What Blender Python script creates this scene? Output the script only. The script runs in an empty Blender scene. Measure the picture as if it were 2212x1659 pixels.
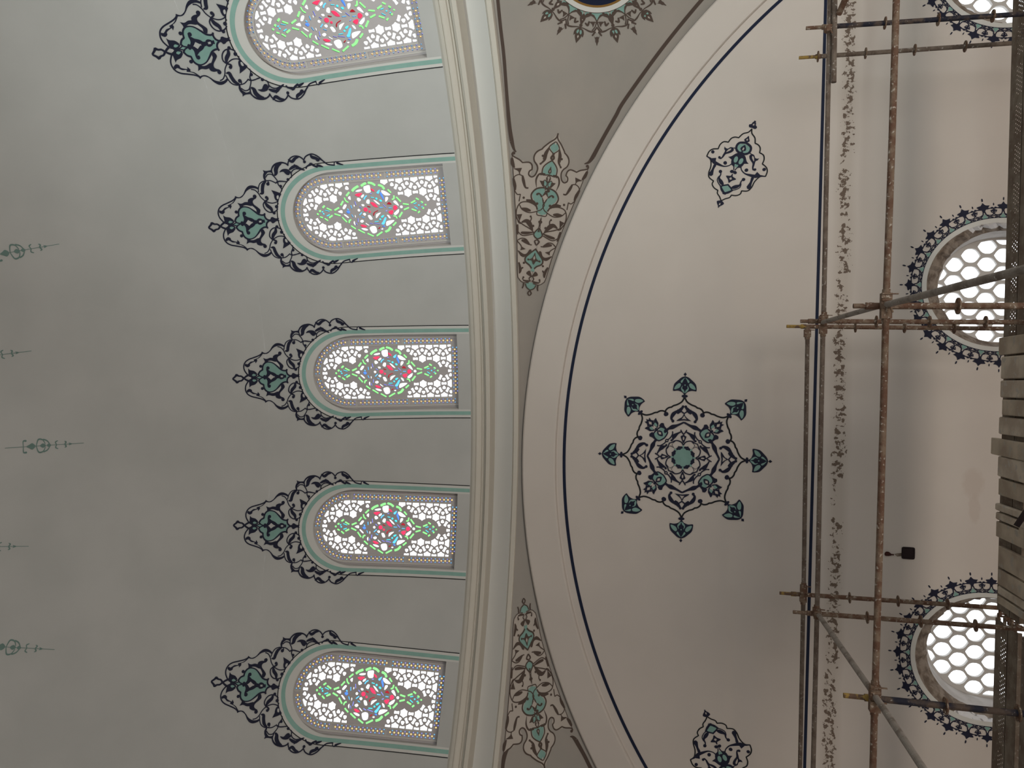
import bpy, math, random
from mathutils import Vector, Matrix
from mathutils.geometry import tessellate_polygon
random.seed(7)
SC = bpy.context.scene
COL = SC.collection
pi = math.pi
sin, cos, rad = math.sin, math.cos, math.radians

# ------------------------------------------------------------------ camera
FPX, YAW, PIT, ROL = 1640.0, -0.003, 0.217, 0.027
_f = Vector((sin(YAW)*cos(PIT), cos(YAW)*cos(PIT), sin(PIT)))
_r0 = Vector((cos(YAW), -sin(YAW), 0)); _u0 = _r0.cross(_f)
_r = _r0*cos(ROL) + _u0*sin(ROL); _u = _u0*cos(ROL) - _r0*sin(ROL)
cd = bpy.data.cameras.new('camera'); cam = bpy.data.objects.new('camera', cd); COL.objects.link(cam)
cd.sensor_fit = 'HORIZONTAL'; cd.sensor_width = 36; cd.lens = 36*FPX/2212; cd.clip_start = .05; cd.clip_end = 300
# the phone was held turned a quarter: picture right is world down, picture up is world right
M = Matrix.Identity(4)
for i in range(3):
    M[i][0] = -_u[i]; M[i][1] = _r[i]; M[i][2] = -_f[i]
cam.matrix_world = M
SC.camera = cam

# ------------------------------------------------------------------ light and exposure
SC.view_settings.view_transform = 'Standard'; SC.view_settings.look = 'None'
SC.view_settings.gamma = 1; SC.view_settings.use_curve_mapping = False
SC.view_settings.exposure = 0.45
W = bpy.data.worlds.new('overcast sky'); SC.world = W; W.use_nodes = True
wb = W.node_tree.nodes['Background']
wb.inputs[0].default_value = (0.93, 0.97, 1.0, 1); wb.inputs[1].default_value = 1.5
def area(name, loc, target, sx, sy, power, col, spread=180):
    l = bpy.data.lights.new(name, 'AREA'); l.shape = 'RECTANGLE'; l.size = sx; l.size_y = sy; l.energy = power; l.color = col; l.spread = spread*pi/180
    o = bpy.data.objects.new(name, l); COL.objects.link(o); o.location = loc
    o.rotation_euler = (Vector(target)-Vector(loc)).to_track_quat('-Z', 'Y').to_euler()
    return o
area('cool fill added at the right', (6.3, 1.2, -2.2), (3.8, 8.0, 3.6), 2.5, 3, 70, (.90, 1.0, .96))  # added lamp brightening the right side; windows there are only presumed, none built
area('narrow fill added towards the dome', (-2.5, -4.5, 3.9), (4.7, 6.9, 2.7), 3.0, .8, 50, (.92, 1.0, .97), 50)  # added lamp grading the dome brighter to the right; opposite windows are not built
area('warm fill added from below', (2.5, -4, -9), (1.5, 10, -1.0), 7, 4, 350, (1.0, .835, .68))  # added warm lamp to brighten the lunette wall, no known source there

# ------------------------------------------------------------------ materials
def mat(name, col, rough=.8, metal=0, col2=None, scale=6, lo=.4, hi=.6, bump=0, detail=4, col3=None, scale3=30, lo3=.6, hi3=.7, stretch=None):
    m = bpy.data.materials.new(name); m.use_nodes = True; n = m.node_tree.nodes; L = m.node_tree.links; b = n['Principled BSDF']
    b.inputs['Roughness'].default_value = rough; b.inputs['Metallic'].default_value = metal
    b.inputs['Specular IOR Level'].default_value = .25
    b.inputs['Base Color'].default_value = (*col, 1)
    geo = n.new('ShaderNodeNewGeometry'); vec = geo.outputs['Position']
    if stretch:
        mp = n.new('ShaderNodeMapping'); mp.inputs['Scale'].default_value = stretch; L.new(vec, mp.inputs[0]); vec = mp.outputs[0]
    cur = None
    def layer(cur, c0, c1, sc, lo, hi):
        t = n.new('ShaderNodeTexNoise'); t.inputs['Scale'].default_value = sc; t.inputs['Detail'].default_value = detail; L.new(vec, t.inputs['Vector'])
        r = n.new('ShaderNodeMapRange'); r.inputs[1].default_value = lo; r.inputs[2].default_value = hi; L.new(t.outputs[0], r.inputs[0])
        x = n.new('ShaderNodeMix'); x.data_type = 'RGBA'; L.new(r.outputs[0], x.inputs[0])
        if cur is None: x.inputs[6].default_value = (*c0, 1)
        else: L.new(cur, x.inputs[6])
        x.inputs[7].default_value = (*c1, 1)
        return x.outputs[2], t
    if col2: cur, tn = layer(None, col, col2, scale, lo, hi)
    if col3: cur, tn = layer(cur, col, col3, scale3, lo3, hi3)
    if cur: L.new(cur, b.inputs['Base Color'])
    if bump:
        t = n.new('ShaderNodeTexNoise'); t.inputs['Scale'].default_value = scale3; t.inputs['Detail'].default_value = 6; L.new(vec, t.inputs['Vector'])
        bp = n.new('ShaderNodeBump'); bp.inputs['Strength'].default_value = bump; bp.inputs['Distance'].default_value = .02
        L.new(t.outputs[0], bp.inputs['Height']); L.new(bp.outputs[0], b.inputs['Normal'])
    return m
def glass(name, col, gloss=.04):
    m = bpy.data.materials.new(name); m.use_nodes = True; n = m.node_tree.nodes; L = m.node_tree.links; n.clear()
    o = n.new('ShaderNodeOutputMaterial'); t = n.new('ShaderNodeBsdfTransparent'); g = n.new('ShaderNodeBsdfGlossy'); x = n.new('ShaderNodeMixShader')
    t.inputs[0].default_value = (*col, 1); g.inputs['Roughness'].default_value = .1; x.inputs[0].default_value = gloss
    L.new(t.outputs[0], x.inputs[1]); L.new(g.outputs[0], x.inputs[2]); L.new(x.outputs[0], o.inputs[0])
    return m
def lin(h):
    h = h.lstrip('#'); c = [int(h[i:i+2], 16)/255 for i in (0, 2, 4)]
    return tuple(x/12.92 if x <= .04045 else ((x+.055)/1.055)**2.4 for x in c)

MT = dict(
 dome=mat('dome plaster', (.505,.508,.498), col2=(.462,.468,.458), scale=1.3, lo=.35, hi=.65, detail=5),
 wall=mat('lunette plaster', (.615,.565,.525), col2=(.59,.542,.503), scale=1.1, lo=.35, hi=.65, detail=5),
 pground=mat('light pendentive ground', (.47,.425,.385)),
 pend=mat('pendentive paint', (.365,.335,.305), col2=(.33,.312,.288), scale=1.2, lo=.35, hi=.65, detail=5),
 ground=mat('ornament ground paint', (.50,.455,.415)),
 white=mat('whitewashed plaster', (.62,.62,.60)),
 cream=mat('cream moulding paint', (.58,.55,.49)),
 plaster=mat('window plaster', (.56,.54,.52)),
 lattice=mat('tracery plaster', (.50,.475,.485)),
 navy=mat('navy stencil paint', (.012,.014,.035), rough=.7),
 black=mat('black line paint', (.012,.013,.016), rough=.7),
 blue=mat('blue line paint', (.008,.014,.040), rough=.7),
 teal=mat('teal stencil paint', (.225,.385,.35), col2=(.205,.355,.32), scale=9),
 tealband=mat('teal band paint', (.27,.46,.41), col2=(.25,.43,.385), scale=9),
 tealdark=mat('dark teal paint', (.155,.24,.22)),
 brown=mat('brown stencil paint', (.085,.062,.052)),
 gold=mat('gold ring paint', (.22,.12,.03)),
 galv=mat('grey galvanised brace', (.27,.24,.215), rough=.75, col2=(.17,.14,.12), scale=8, lo=.48, hi=.66, col3=(.42,.40,.37), scale3=40, lo3=.62, hi3=.7, bump=.4),
 rust=mat('rusty steel', (.125,.068,.045), rough=.75, col2=(.20,.145,.105), scale=14, lo=.42, hi=.62, col3=(.42,.38,.33), scale3=40, lo3=.60, hi3=.68, bump=.5),
 dusty=mat('dusty galvanised steel', (.17,.135,.11), rough=.8, col2=(.115,.085,.068), scale=10, lo=.4, hi=.6, col3=(.36,.33,.30), scale3=35, lo3=.6, hi3=.7, bump=.5),
 bluesteel=mat('blue painted steel', (.016,.017,.030), rough=.7, col2=(.09,.065,.052), scale=9, lo=.46, hi=.62, col3=(.3,.28,.26), scale3=45, lo3=.66, hi3=.72, bump=.4),
 yellow=mat('yellow paint on rusty steel', (.33,.22,.06), rough=.7, col2=(.13,.08,.055), scale=20, lo=.45, hi=.55, bump=.4),
 deck=mat('dirty steel deck', (.15,.115,.09), rough=.85, col2=(.22,.19,.155), scale=5, lo=.4, hi=.62, col3=(.30,.28,.25), scale3=26, lo3=.62, hi3=.72, bump=.4),
 wood=mat('weathered scaffold board', (.52,.455,.37), rough=.9, col2=(.36,.30,.24), scale=3.5, lo=.38, hi=.62, col3=(.40,.37,.33), scale3=9, lo3=.56, hi3=.66, bump=.4),
 wood2=mat('plaster splashed board', (.43,.365,.30), rough=.9, col2=(.57,.51,.43), scale=4.5, lo=.42, hi=.58, col3=(.46,.43,.39), scale3=12, lo3=.58, hi3=.62, bump=.4),
 dark=mat('dark recess', (.02,.012,.014)),
 redcable=mat('dark red cable', (.06,.02,.018)),
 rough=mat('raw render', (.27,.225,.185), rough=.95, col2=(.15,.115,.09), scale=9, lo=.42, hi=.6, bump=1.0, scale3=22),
 reveal=mat('grey reveal plaster', (.50,.48,.465), col2=(.40,.375,.355), scale=4, lo=.45, hi=.65, bump=.25),
 revealw=mat('white painted reveal', (.68,.68,.70), col2=(.33,.32,.32), scale=9, lo=.57, hi=.62, stretch=(1,2.0,2)),
 floor=mat('concrete floor', (.38,.35,.32), col2=(.3,.28,.25), scale=2),
 g_clear=glass('clear glass', (1,1,1), .02),
 g_green=glass('green glass', (.22,.92,.20)),
 g_blue=glass('blue glass', (.07,.20,.95)),
 g_sky=glass('light blue glass', (.10,.46,.95)),
 g_cyan=glass('cyan glass', (.06,.62,.80)),
 g_red=glass('red glass', (.85,.035,.09)),
 g_dred=glass('dark red glass', (.28,.012,.02)),
 g_violet=glass('violet glass', (.22,.24,.85)),
 g_orange=glass('orange glass', (1.0,.50,.16)),
)
# lunette wall: scraped strip under the blue line and two faint brown stains belong to the wall itself
def wall_marks(m):
    n = m.node_tree.nodes; L = m.node_tree.links; b = n['Principled BSDF']; src = b.inputs['Base Color'].links[0].from_socket
    geo = n.new('ShaderNodeNewGeometry'); sep = n.new('ShaderNodeSeparateXYZ'); L.new(geo.outputs['Position'], sep.inputs[0])
    def mth(op, a, b_=None, c=None):
        k = n.new('ShaderNodeMath'); k.operation = op
        for i, v in enumerate((a, b_, c)):
            if v is None: continue
            if isinstance(v, (int, float)): k.inputs[i].default_value = v
            else: L.new(v, k.inputs[i])
        return k.outputs[0]
    def noise(sc, det=6):
        t = n.new('ShaderNodeTexNoise'); t.inputs['Scale'].default_value = sc; t.inputs['Detail'].default_value = det; t.inputs['Roughness'].default_value = .65; L.new(geo.outputs['Position'], t.inputs['Vector']); return t.outputs[0]
    z = sep.outputs[2]; x = sep.outputs[0]
    # centre height of the strip -1.93, half height .09, wobbling
    wob = mth('MULTIPLY_ADD', noise(.9, 2), .12, -.06)
    d = mth('ABSOLUTE', mth('SUBTRACT', mth('ADD', z, wob), -1.93))
    env = n.new('ShaderNodeMapRange'); env.inputs[1].default_value = .145; env.inputs[2].default_value = .04; L.new(d, env.inputs[0])
    a = mth('MULTIPLY', mth('GREATER_THAN', mth('ADD', noise(16), mth('MULTIPLY_ADD', env.outputs[0], .26, -.26)), .505), mth('GREATER_THAN', env.outputs[0], .04))
    big = mth('GREATER_THAN', mth('ADD', noise(1.6, 3), 0), .44)
    mask = mth('MULTIPLY', a, big)
    def mix(fac, c1, col):
        k = n.new('ShaderNodeMix'); k.data_type = 'RGBA'; L.new(fac, k.inputs[0]); L.new(c1, k.inputs[6]); k.inputs[7].default_value = (*col, 1); return k.outputs[2]
    tint = mth('MULTIPLY', env.outputs[0], .42)
    out = mix(tint, src, (.40,.35,.30))
    out = mix(mask, out, (.15,.112,.088))
    for (sx, sz, rx, rz) in ((-1.06, -3.44, .16, .11), (-1.36, -3.46, .15, .06)):
        dd = mth('SQRT', mth('ADD', mth('POWER', mth('DIVIDE', mth('SUBTRACT', x, sx), rx), 2), mth('POWER', mth('DIVIDE', mth('SUBTRACT', z, sz), rz), 2)))
        mm = n.new('ShaderNodeMapRange'); mm.inputs[1].default_value = 1.25; mm.inputs[2].default_value = .8; mm.inputs[4].default_value = .22
        L.new(mth('ADD', dd, mth('MULTIPLY_ADD', noise(9, 3), 1.0, -.5)), mm.inputs[0])
        out = mix(mm.outputs[0], out, (.40,.30,.235))
    L.new(out, b.inputs['Base Color'])
wall_marks(MT['wall'])

# ------------------------------------------------------------------ object helpers
def tag(o, label=None, cat=None, group=None, kind=None):
    if label: o['label'] = label
    if cat: o['category'] = cat
    if group: o['group'] = group
    if kind: o['kind'] = kind
    return o
def mesh(name, V, F, m, parent=None, smooth=False, mats=None, mi=None):
    me = bpy.data.meshes.new(name); me.from_pydata([tuple(v) for v in V], [], F)
    if mats:
        for x in mats: me.materials.append(MT[x])
        me.polygons.foreach_set('material_index', mi)
    else: me.materials.append(MT[m])
    if smooth: me.polygons.foreach_set('use_smooth', [True]*len(me.polygons))
    me.update(); o = bpy.data.objects.new(name, me); COL.objects.link(o); o.parent = parent
    return o
def empty(name, loc=(0,0,0)):
    o = bpy.data.objects.new(name, None); COL.objects.link(o); o.location = loc; o.empty_display_size = .1
    return o
def rooted(root, o):            # parent while keeping world coordinates
    o.parent = root; o.matrix_parent_inverse = Matrix.Translation(-Vector(root.location)); return o
def grid(fn, nu, nv):
    V = [fn(i/nu, j/nv) for j in range(nv+1) for i in range(nu+1)]
    F = [(j*(nu+1)+i, j*(nu+1)+i+1, (j+1)*(nu+1)+i+1, (j+1)*(nu+1)+i) for j in range(nv) for i in range(nu)]
    return V, F
def join(parts):
    V, F = [], []
    for v, f in parts:
        k = len(V); V += list(v); F += [tuple(i+k for i in t) for t in f]
    return V, F

# ------------------------------------------------------------------ building measures (metres, camera at the origin)
X0, Y0 = -1.365, 1.491                 # dome axis
XBK = 3.3                            # unseen back wall stops here, leaving a gap for sky light
RA, ZA, RD, ZD = 8.205, 2.665, 8.408, 2.082
DZ = 1.5; DR = math.hypot(RA, ZA-DZ)   # dome sphere
WY = 10.0; XE = -.89                   # lunette wall plane, axis of the great arch
AE, ZE = 8.308, -6.282                 # outer edge of the great arch
HW = WY-Y0; SR = math.hypot(AE, HW)    # pendentive sphere radius about (x, Y0, ZE)
def ray(x, y): return (_f*FPX + _r*(829.5-y) + _u*(1106-x)).normalized()
def on_y(x, y, Y): d = ray(x, y); return d*(Y/d.y)
def on_z(x, y, Z): d = ray(x, y); return d*(Z/d.z)
def on_sphere(x, y, c, R):
    d = ray(x, y); b = d.dot(c); return d*(b+math.sqrt(max(b*b-c.dot(c)+R*R, 0)))
def dome_az(x, y):                      # picture point -> (azimuth deg, height) on the dome
    p = on_sphere(x, y, Vector((X0, Y0, DZ)), DR); return math.degrees(math.atan2(p.x-X0, p.y-Y0)), p.z
def dome_pt(az, z, off=0):
    R = math.sqrt(max(DR*DR-(z-DZ)**2, 0)); a = rad(az); p = Vector((X0+R*sin(a), Y0+R*cos(a), z))
    return p + (Vector((X0, Y0, DZ))-p).normalized()*off
def pend_cx(R, phi):
    Rw = max(HW/max(cos(phi), .3), RD+.01); t = min(max((R-RD)/(Rw-RD), 0), 1)
    return X0+(XE-X0)*t
def pend_pt(phi, R, off=0):
    cx = pend_cx(R, phi); z = ZE+math.sqrt(max(SR*SR-R*R, 0)); p = Vector((cx+R*sin(phi), Y0+R*cos(phi), z))
    return p + (Vector((cx, Y0, ZE))-p).normalized()*off
def pend_loc(x, y):
    cx = -1.1
    for _ in range(12):
        p = on_sphere(x, y, Vector((cx, Y0, ZE)), SR); R = math.hypot(p.x-cx, p.y-Y0); phi = math.atan2(p.x-cx, p.y-Y0); cx = pend_cx(R, phi)
    return phi, R

# ------------------------------------------------------------------ painted ornament: flat brushwork laid on a surface
def cr(pts, closed=False, n=6):
    k = len(pts)
    if k < 3 and not closed: return list(pts)
    out = []; rng = range(k if closed else k-1); D = len(pts[0])
    for i in rng:
        p1, p2 = pts[i], pts[(i+1) % k]
        p0 = pts[(i-1) % k] if closed or i > 0 else p1
        p3 = pts[(i+2) % k] if closed or i+2 < k else p2
        for j in range(n):
            t = j/n
            out.append(tuple(.5*((2*p1[d])+(-p0[d]+p2[d])*t+(2*p0[d]-5*p1[d]+4*p2[d]-p3[d])*t*t+(-p0[d]+3*p1[d]-3*p2[d]+p3[d])*t**3) for d in range(D)))
    if not closed: out.append(tuple(pts[-1]))
    return out
def parse(s):
    segs = [[]]
    for tok in s.split():
        if tok == '|': segs.append([segs[-1][-1]])
        else: segs[-1].append(tuple(float(v) for v in tok.split(',')))
    return [g for g in segs if len(g) > 1 or len(segs) == 1]
def smooth_path(s, closed=False, n=6):
    segs = parse(s)
    if closed and len(segs) == 1: return cr(segs[0], True, n)
    out = []
    for g in segs:
        q = cr(g, False, n); out += q if not out else q[1:]
    if closed and math.dist(out[0][:2], out[-1][:2]) < 1e-6: out.pop()
    return out
def ribbon(path, ws, closed=False):
    n = len(path); V = []; F = []
    for i in range(n):
        a = path[(i-1) % n] if closed or i else path[i]; b = path[(i+1) % n] if closed or i < n-1 else path[i]
        dx, dy = b[0]-a[0], b[1]-a[1]; l = math.hypot(dx, dy) or 1; w = ws[i]/2
        V += [(path[i][0]-dy/l*w, path[i][1]+dx/l*w), (path[i][0]+dy/l*w, path[i][1]-dx/l*w)]
    for i in range(n if closed else n-1):
        a, b = 2*i, 2*((i+1) % n); F.append((a, a+1, b+1, b))
    return V, F
class Art:
    def __init__(s, scale=1, ox=0, oy=0, wf=1): s.wf = wf; s.it = []; s.k = scale; s.o = (ox, oy)
    def S(s, ly, w, d, closed=False):
        p = smooth_path(d, closed); s.it.append((ly,)+ribbon([q[:2] for q in p], [w*s.wf]*len(p), closed)); return s
    def B(s, ly, d):
        p = smooth_path(d); n = len(p)
        s.it.append((ly,)+ribbon([q[:2] for q in p], [q[2]*s.wf for q in p]))
        for e in (p[0], p[-1]):
            if e[2] > 12 or e[2] < .1: s.D(ly, e[0], e[1], e[2]*.5)
        return s
    def F(s, ly, d, closed_smooth=True):
        p = [q[:2] for q in smooth_path(d, True, 4)]; s.poly(ly, p); return s
    def P(s, ly, d): s.poly(ly, [q[:2] for q in parse(d)[0]]); return s
    def poly(s, ly, p):
        T = tessellate_polygon([[Vector((x, y, 0)) for x, y in p]]); s.it.append((ly, list(p), [tuple(t) for t in T]))
    def E(s, ly, x, y, rx, ry, rot=0, n=14):
        a = rad(rot); P = []
        for i in range(n):
            u, v = rx*cos(2*pi*i/n), ry*sin(2*pi*i/n); P.append((x+u*cos(a)-v*sin(a), y+u*sin(a)+v*cos(a)))
        s.it.append((ly, P, [tuple(range(n))])); return s
    def D(s, ly, x, y, r): return s.E(ly, x, y, r, r)
    def map(s, fn):
        o = Art(); o.it = [(l, [fn(x, y) for x, y in V], F) for l, V, F in s.it]; return o
    def px(s): return s.map(lambda x, y: (s.o[0]+x/s.k, s.o[1]+y/s.k))
    def __add__(s, t):
        o = Art(); o.it = s.it+t.it; return o
def refine(V, F, fn, m):
    """split large faces so that paint follows a curved surface"""
    V = list(V); P = [fn(*v) for v in V]; out = []; st_ = []
    for f in F:
        if len(f) <= 4 and max((P[a]-P[b]).length for a in f for b in f) < m: out.append(f)
        elif len(f) == 3: st_.append(f)
        else: st_ += [(f[0], f[i], f[i+1]) for i in range(1, len(f)-1)]
    while st_:
        a, b, c = st_.pop(); e = sorted(((P[a]-P[b]).length, (P[b]-P[c]).length, (P[c]-P[a]).length)); 
        if e[2] < m: out.append((a, b, c)); continue
        if (P[b]-P[c]).length == e[2]: a, b, c = b, c, a
        elif (P[c]-P[a]).length == e[2]: a, b, c = c, a, b
        k = len(V); q = ((V[a][0]+V[b][0])/2, (V[a][1]+V[b][1])/2); V.append(q); P.append(fn(*q)); st_ += [(a, k, c), (k, b, c)]
    return V, out
def paint(name, art, to3d, layers, root=None, base=.004, names=None, maxlen=0):
    """one mesh per paint colour; later strokes lie a hair above earlier ones"""
    out = []
    for ly in layers:
        parts = []
        for i, (l, V, F) in enumerate(art.it):
            if l == ly:
                if maxlen: V, F = refine(V, F, lambda x, y: to3d(x, y, 0), maxlen)
                parts.append(([to3d(x, y, base+i*4e-5) for x, y in V], F))
        if parts:
            V, F = join(parts); o = mesh((names or {}).get(ly, ly.rstrip('0123456789')+'_paint'), V, F, ly.rstrip('0123456789') if ly != 'ground2' else 'dome')
            if root: rooted(root, o)
            out.append(o)
    return out
def paint_one(name, art, to3d, root=None, base=.004, maxlen=0, i0=0):
    """one painted element of several colours as a single mesh"""
    V, F, mi, mats = [], [], [], []
    for i, (l, v, f) in enumerate(art.it):
        if maxlen: v, f = refine(v, f, lambda x, y: to3d(x, y, 0), maxlen)
        l = l if l == 'ground2' else l.rstrip('0123456789')
        if l not in mats: mats.append(l)
        k = len(V); V += [to3d(x, y, base+(i+i0)*4e-5) for x, y in v]; F += [tuple(q+k for q in t) for t in f]; mi += [mats.index(l)]*len(f)
    o = mesh(name, V, F, None, mats=mats, mi=mi)
    return rooted(root, o) if root else o
# ------------------------------------------------------------------ ornament drawings (traced from the paintwork, half or one repeat each)
def crest_half():
    a = Art(11.06, 490, 680, 1.15)
    a.F('teal','760,1440 800,1380 860,1340 | 860,1260 900,1190 970,1155 1060,1150 1140,1190 1220,1260 1300,1320 1370,1340 1430,1330 | 1430,1390 1470,1440 1560,1470 | 1560,1482 | 1050,1515 | 870,1530 | 800,1490')
    a.F('teal2','700,1525 760,1480 840,1520 | 840,1530 | 770,1530')
    a.B('navy','150,1567,34 200,1520,38 | 235,1475,52 | 290,1500,34 350,1505,34 400,1545,40')
    a.B('navy','410,1553,34 470,1500,38 560,1450,40')
    a.F('navy','510,1310 560,1350 660,1370 740,1440 | 690,1432 600,1432 580,1480 | 480,1500 | 520,1440')
    a.E('teal2',655,1466,60,32,0).S('navy',26,'590,1466 620,1430 660,1425 720,1466 660,1505 610,1500',True)
    a.B('navy','565,1580,60 640,1530,50 700,1520,22 790,1475,22 | 750,1450,26 800,1490,24 880,1512,26')
    a.S('navy',26,'500,1465 430,1370 408,1270 440,1170 520,1100 640,1050 760,1000 830,950 850,905')
    a.F('navy','445,1200 435,1250 500,1285 555,1250 560,1205 620,1165 680,1140 | 690,1185 | 730,1120 720,1085 790,1040 862,950 | 850,930 790,1010 730,1060 640,1098 | 650,1130 570,1150 520,1195 490,1215')
    a.F('navy','842,898 880,920 940,925 1020,870 1080,770 1150,700 1230,680 1320,702 1385,745 | 1372,775 1290,745 1200,752 1110,800 1050,870 980,935 910,952 855,945')
    a.S('navy',20,'1210,765 1290,785 1360,860 1400,940 1470,1015 1550,1060 1640,1080 1740,1055 1790,990')
    a.S('navy',20,'1365,835 1378,740 1420,650 1500,600 1580,590 1660,590 1730,620 1775,650 | 1800,620 1880,605 1990,620')
    a.B('navy','1560,600,30 1490,670,62 1462,770,62 1450,850,58 1400,865,26')
    a.D('navy',1597,660,38).S('navy',18,'1600,600 1628,640')
    a.S('navy',22,'1815,600 1825,680 1860,730 1885,780 1880,830').D('navy',1872,718,34)
    a.F('navy','1528,355 1595,378 1725,360 | 1725,412 1640,412 1600,440 1562,500 1572,585 | 1545,590 1515,530 1520,460 1545,410')
    a.S('navy',20,'1565,520 1620,458 1700,455 1750,500 1800,570 1828,640')
    a.S('navy',22,'1745,485 1720,400 1732,320 1790,250 1880,212 1990,218')
    a.B('navy','1940,230,36 1865,270,72 1815,350,78 1808,430,66 1775,478,34')
    a.S('navy',32,'750,1460 790,1380 855,1335 | 858,1260 890,1190 960,1142 1050,1140 1130,1172 1210,1240 1290,1310 1370,1335 1430,1325 | 1440,1295 | 1428,1360 1465,1430 1570,1475')
    a.D('navy',812,1250,36)
    a.F('navy','868,1050 950,1070 1030,1040 1100,1040 | 1112,990 1170,955 1250,945 1300,925 | 1290,965 1230,1000 1208,1045 1230,1100 1300,1160 1352,1220 1330,1300 | 1278,1290 1262,1240 1225,1190 1190,1125 | 1160,1128 1060,1105 980,1120 910,1160 | 905,1115')
    a.D('navy',1268,922,42)
    a.F('ground2','980,1125 1060,1112 1140,1135 1190,1130 1260,1210 1250,1245 1180,1195 1110,1150 1040,1130')
    a.B('navy','985,1285,80 965,1330,36 990,1385,58 985,1440,54 945,1500,44')
    a.B('navy','985,1350,40 1040,1390,42 1130,1430,56 1200,1490,60')
    a.S('navy',46,'965,1512 1000,1450 1045,1405 | 1130,1450 1200,1500 | 1240,1497')
    a.F('ground2','985,1510 1048,1432 | 1145,1497 | 1150,1503 1060,1506')
    a.B('navy','1245,1490,40 1285,1440,50 1340,1440,40 1405,1488,34')
    a.E('navy',905,1500,36,45)
    a.F('navy','1548,1478 1560,1400 1600,1385 1640,1405 1700,1430 1742,1462 | 1742,1476')
    a.F('ground2','1598,1475 1625,1452 1655,1465 1662,1474')
    a.F('ground2','1285,1494 1315,1474 1340,1485 1345,1494')
    a.F('ground2','195,1572 250,1520 | 300,1545 350,1552 | 345,1566 270,1570')
    a.F('ground2','500,1540 545,1508 590,1535 | 550,1552')
    a.S('navy',22,'1485,1025 1435,1100 1448,1180 1500,1250 1580,1282 1680,1262 1745,1205')
    a.B('navy','1480,1050,34 1520,1130,64 1590,1195,62 1610,1260,40')
    a.S('navy',30,'1500,1025 1550,990 1545,950').D('navy',1524,952,34)
    a.D('navy',1722,1160,38).D('navy',1648,1296,34)
    a.F('navy','1655,793 1850,872 1832,935 1762,1035 | 1722,1015 1700,950 1702,900')
    a.E('ground2',1775,948,24,48,10).S('navy',16,'1750,1035 1772,1110')
    b = Art(10.37, 610, 670, 1.2)
    b.S('navy',24,'360,500 370,430 420,360 500,312 590,295 680,322 722,362')
    b.S('navy',22,'712,370 732,290 790,210 880,175 970,190 1040,240 1065,290')
    b.B('navy','742,245,26 810,282,52 880,222,48 950,195,28').D('navy',1065,296,30)
    b.S('navy',22,'1060,250 1100,190 1180,150 1260,147 1360,200 1450,290 1540,358 1680,376')
    b.B('navy','1205,165,30 1235,205,52 1310,232,50 1345,262,60 1385,245,24 1480,312,20')
    b.F('navy','525,492 570,442 640,425 710,440 742,490 722,545 680,552 640,522 600,482')
    b.S('navy',18,'742,470 765,555 748,612')
    b.B('navy','740,440,30 800,402,50 870,382,52 940,420,44 1040,460,22').P('navy','838,332 890,362 880,400 845,400')
    b.S('navy',18,'760,520 800,462 880,430 990,452')
    b.B('navy','1082,425,28 1100,392,26 1150,362,30 1195,335,34 1240,372,34 1310,402,34').P('navy','1160,312 1205,330 1180,352')
    b.B('navy','1322,372,44 1375,385,36 1430,402,16')
    b.S('navy',16,'1675,378 1670,335 1700,306 1740,318').B('navy','1730,330,40 1780,352,30 1850,372,14')
    b.D('navy',680,642,30).S('navy',18,'425,705 470,678 560,678 665,686')
    return a.px()+b.px()
def mirrored_crest(art):
    def loc(x, y):
        az, z = dome_az(x, y); return (az-(10.433+(z-4.795)*-.30), z)
    h = art.map(loc); o = Art()
    for (l, V, F) in h.it:          # halves interleaved so colours keep their order
        o.it.append((l, V, F)); o.it.append((l, [(-x, y) for x, y in V], F))
    return o

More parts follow.
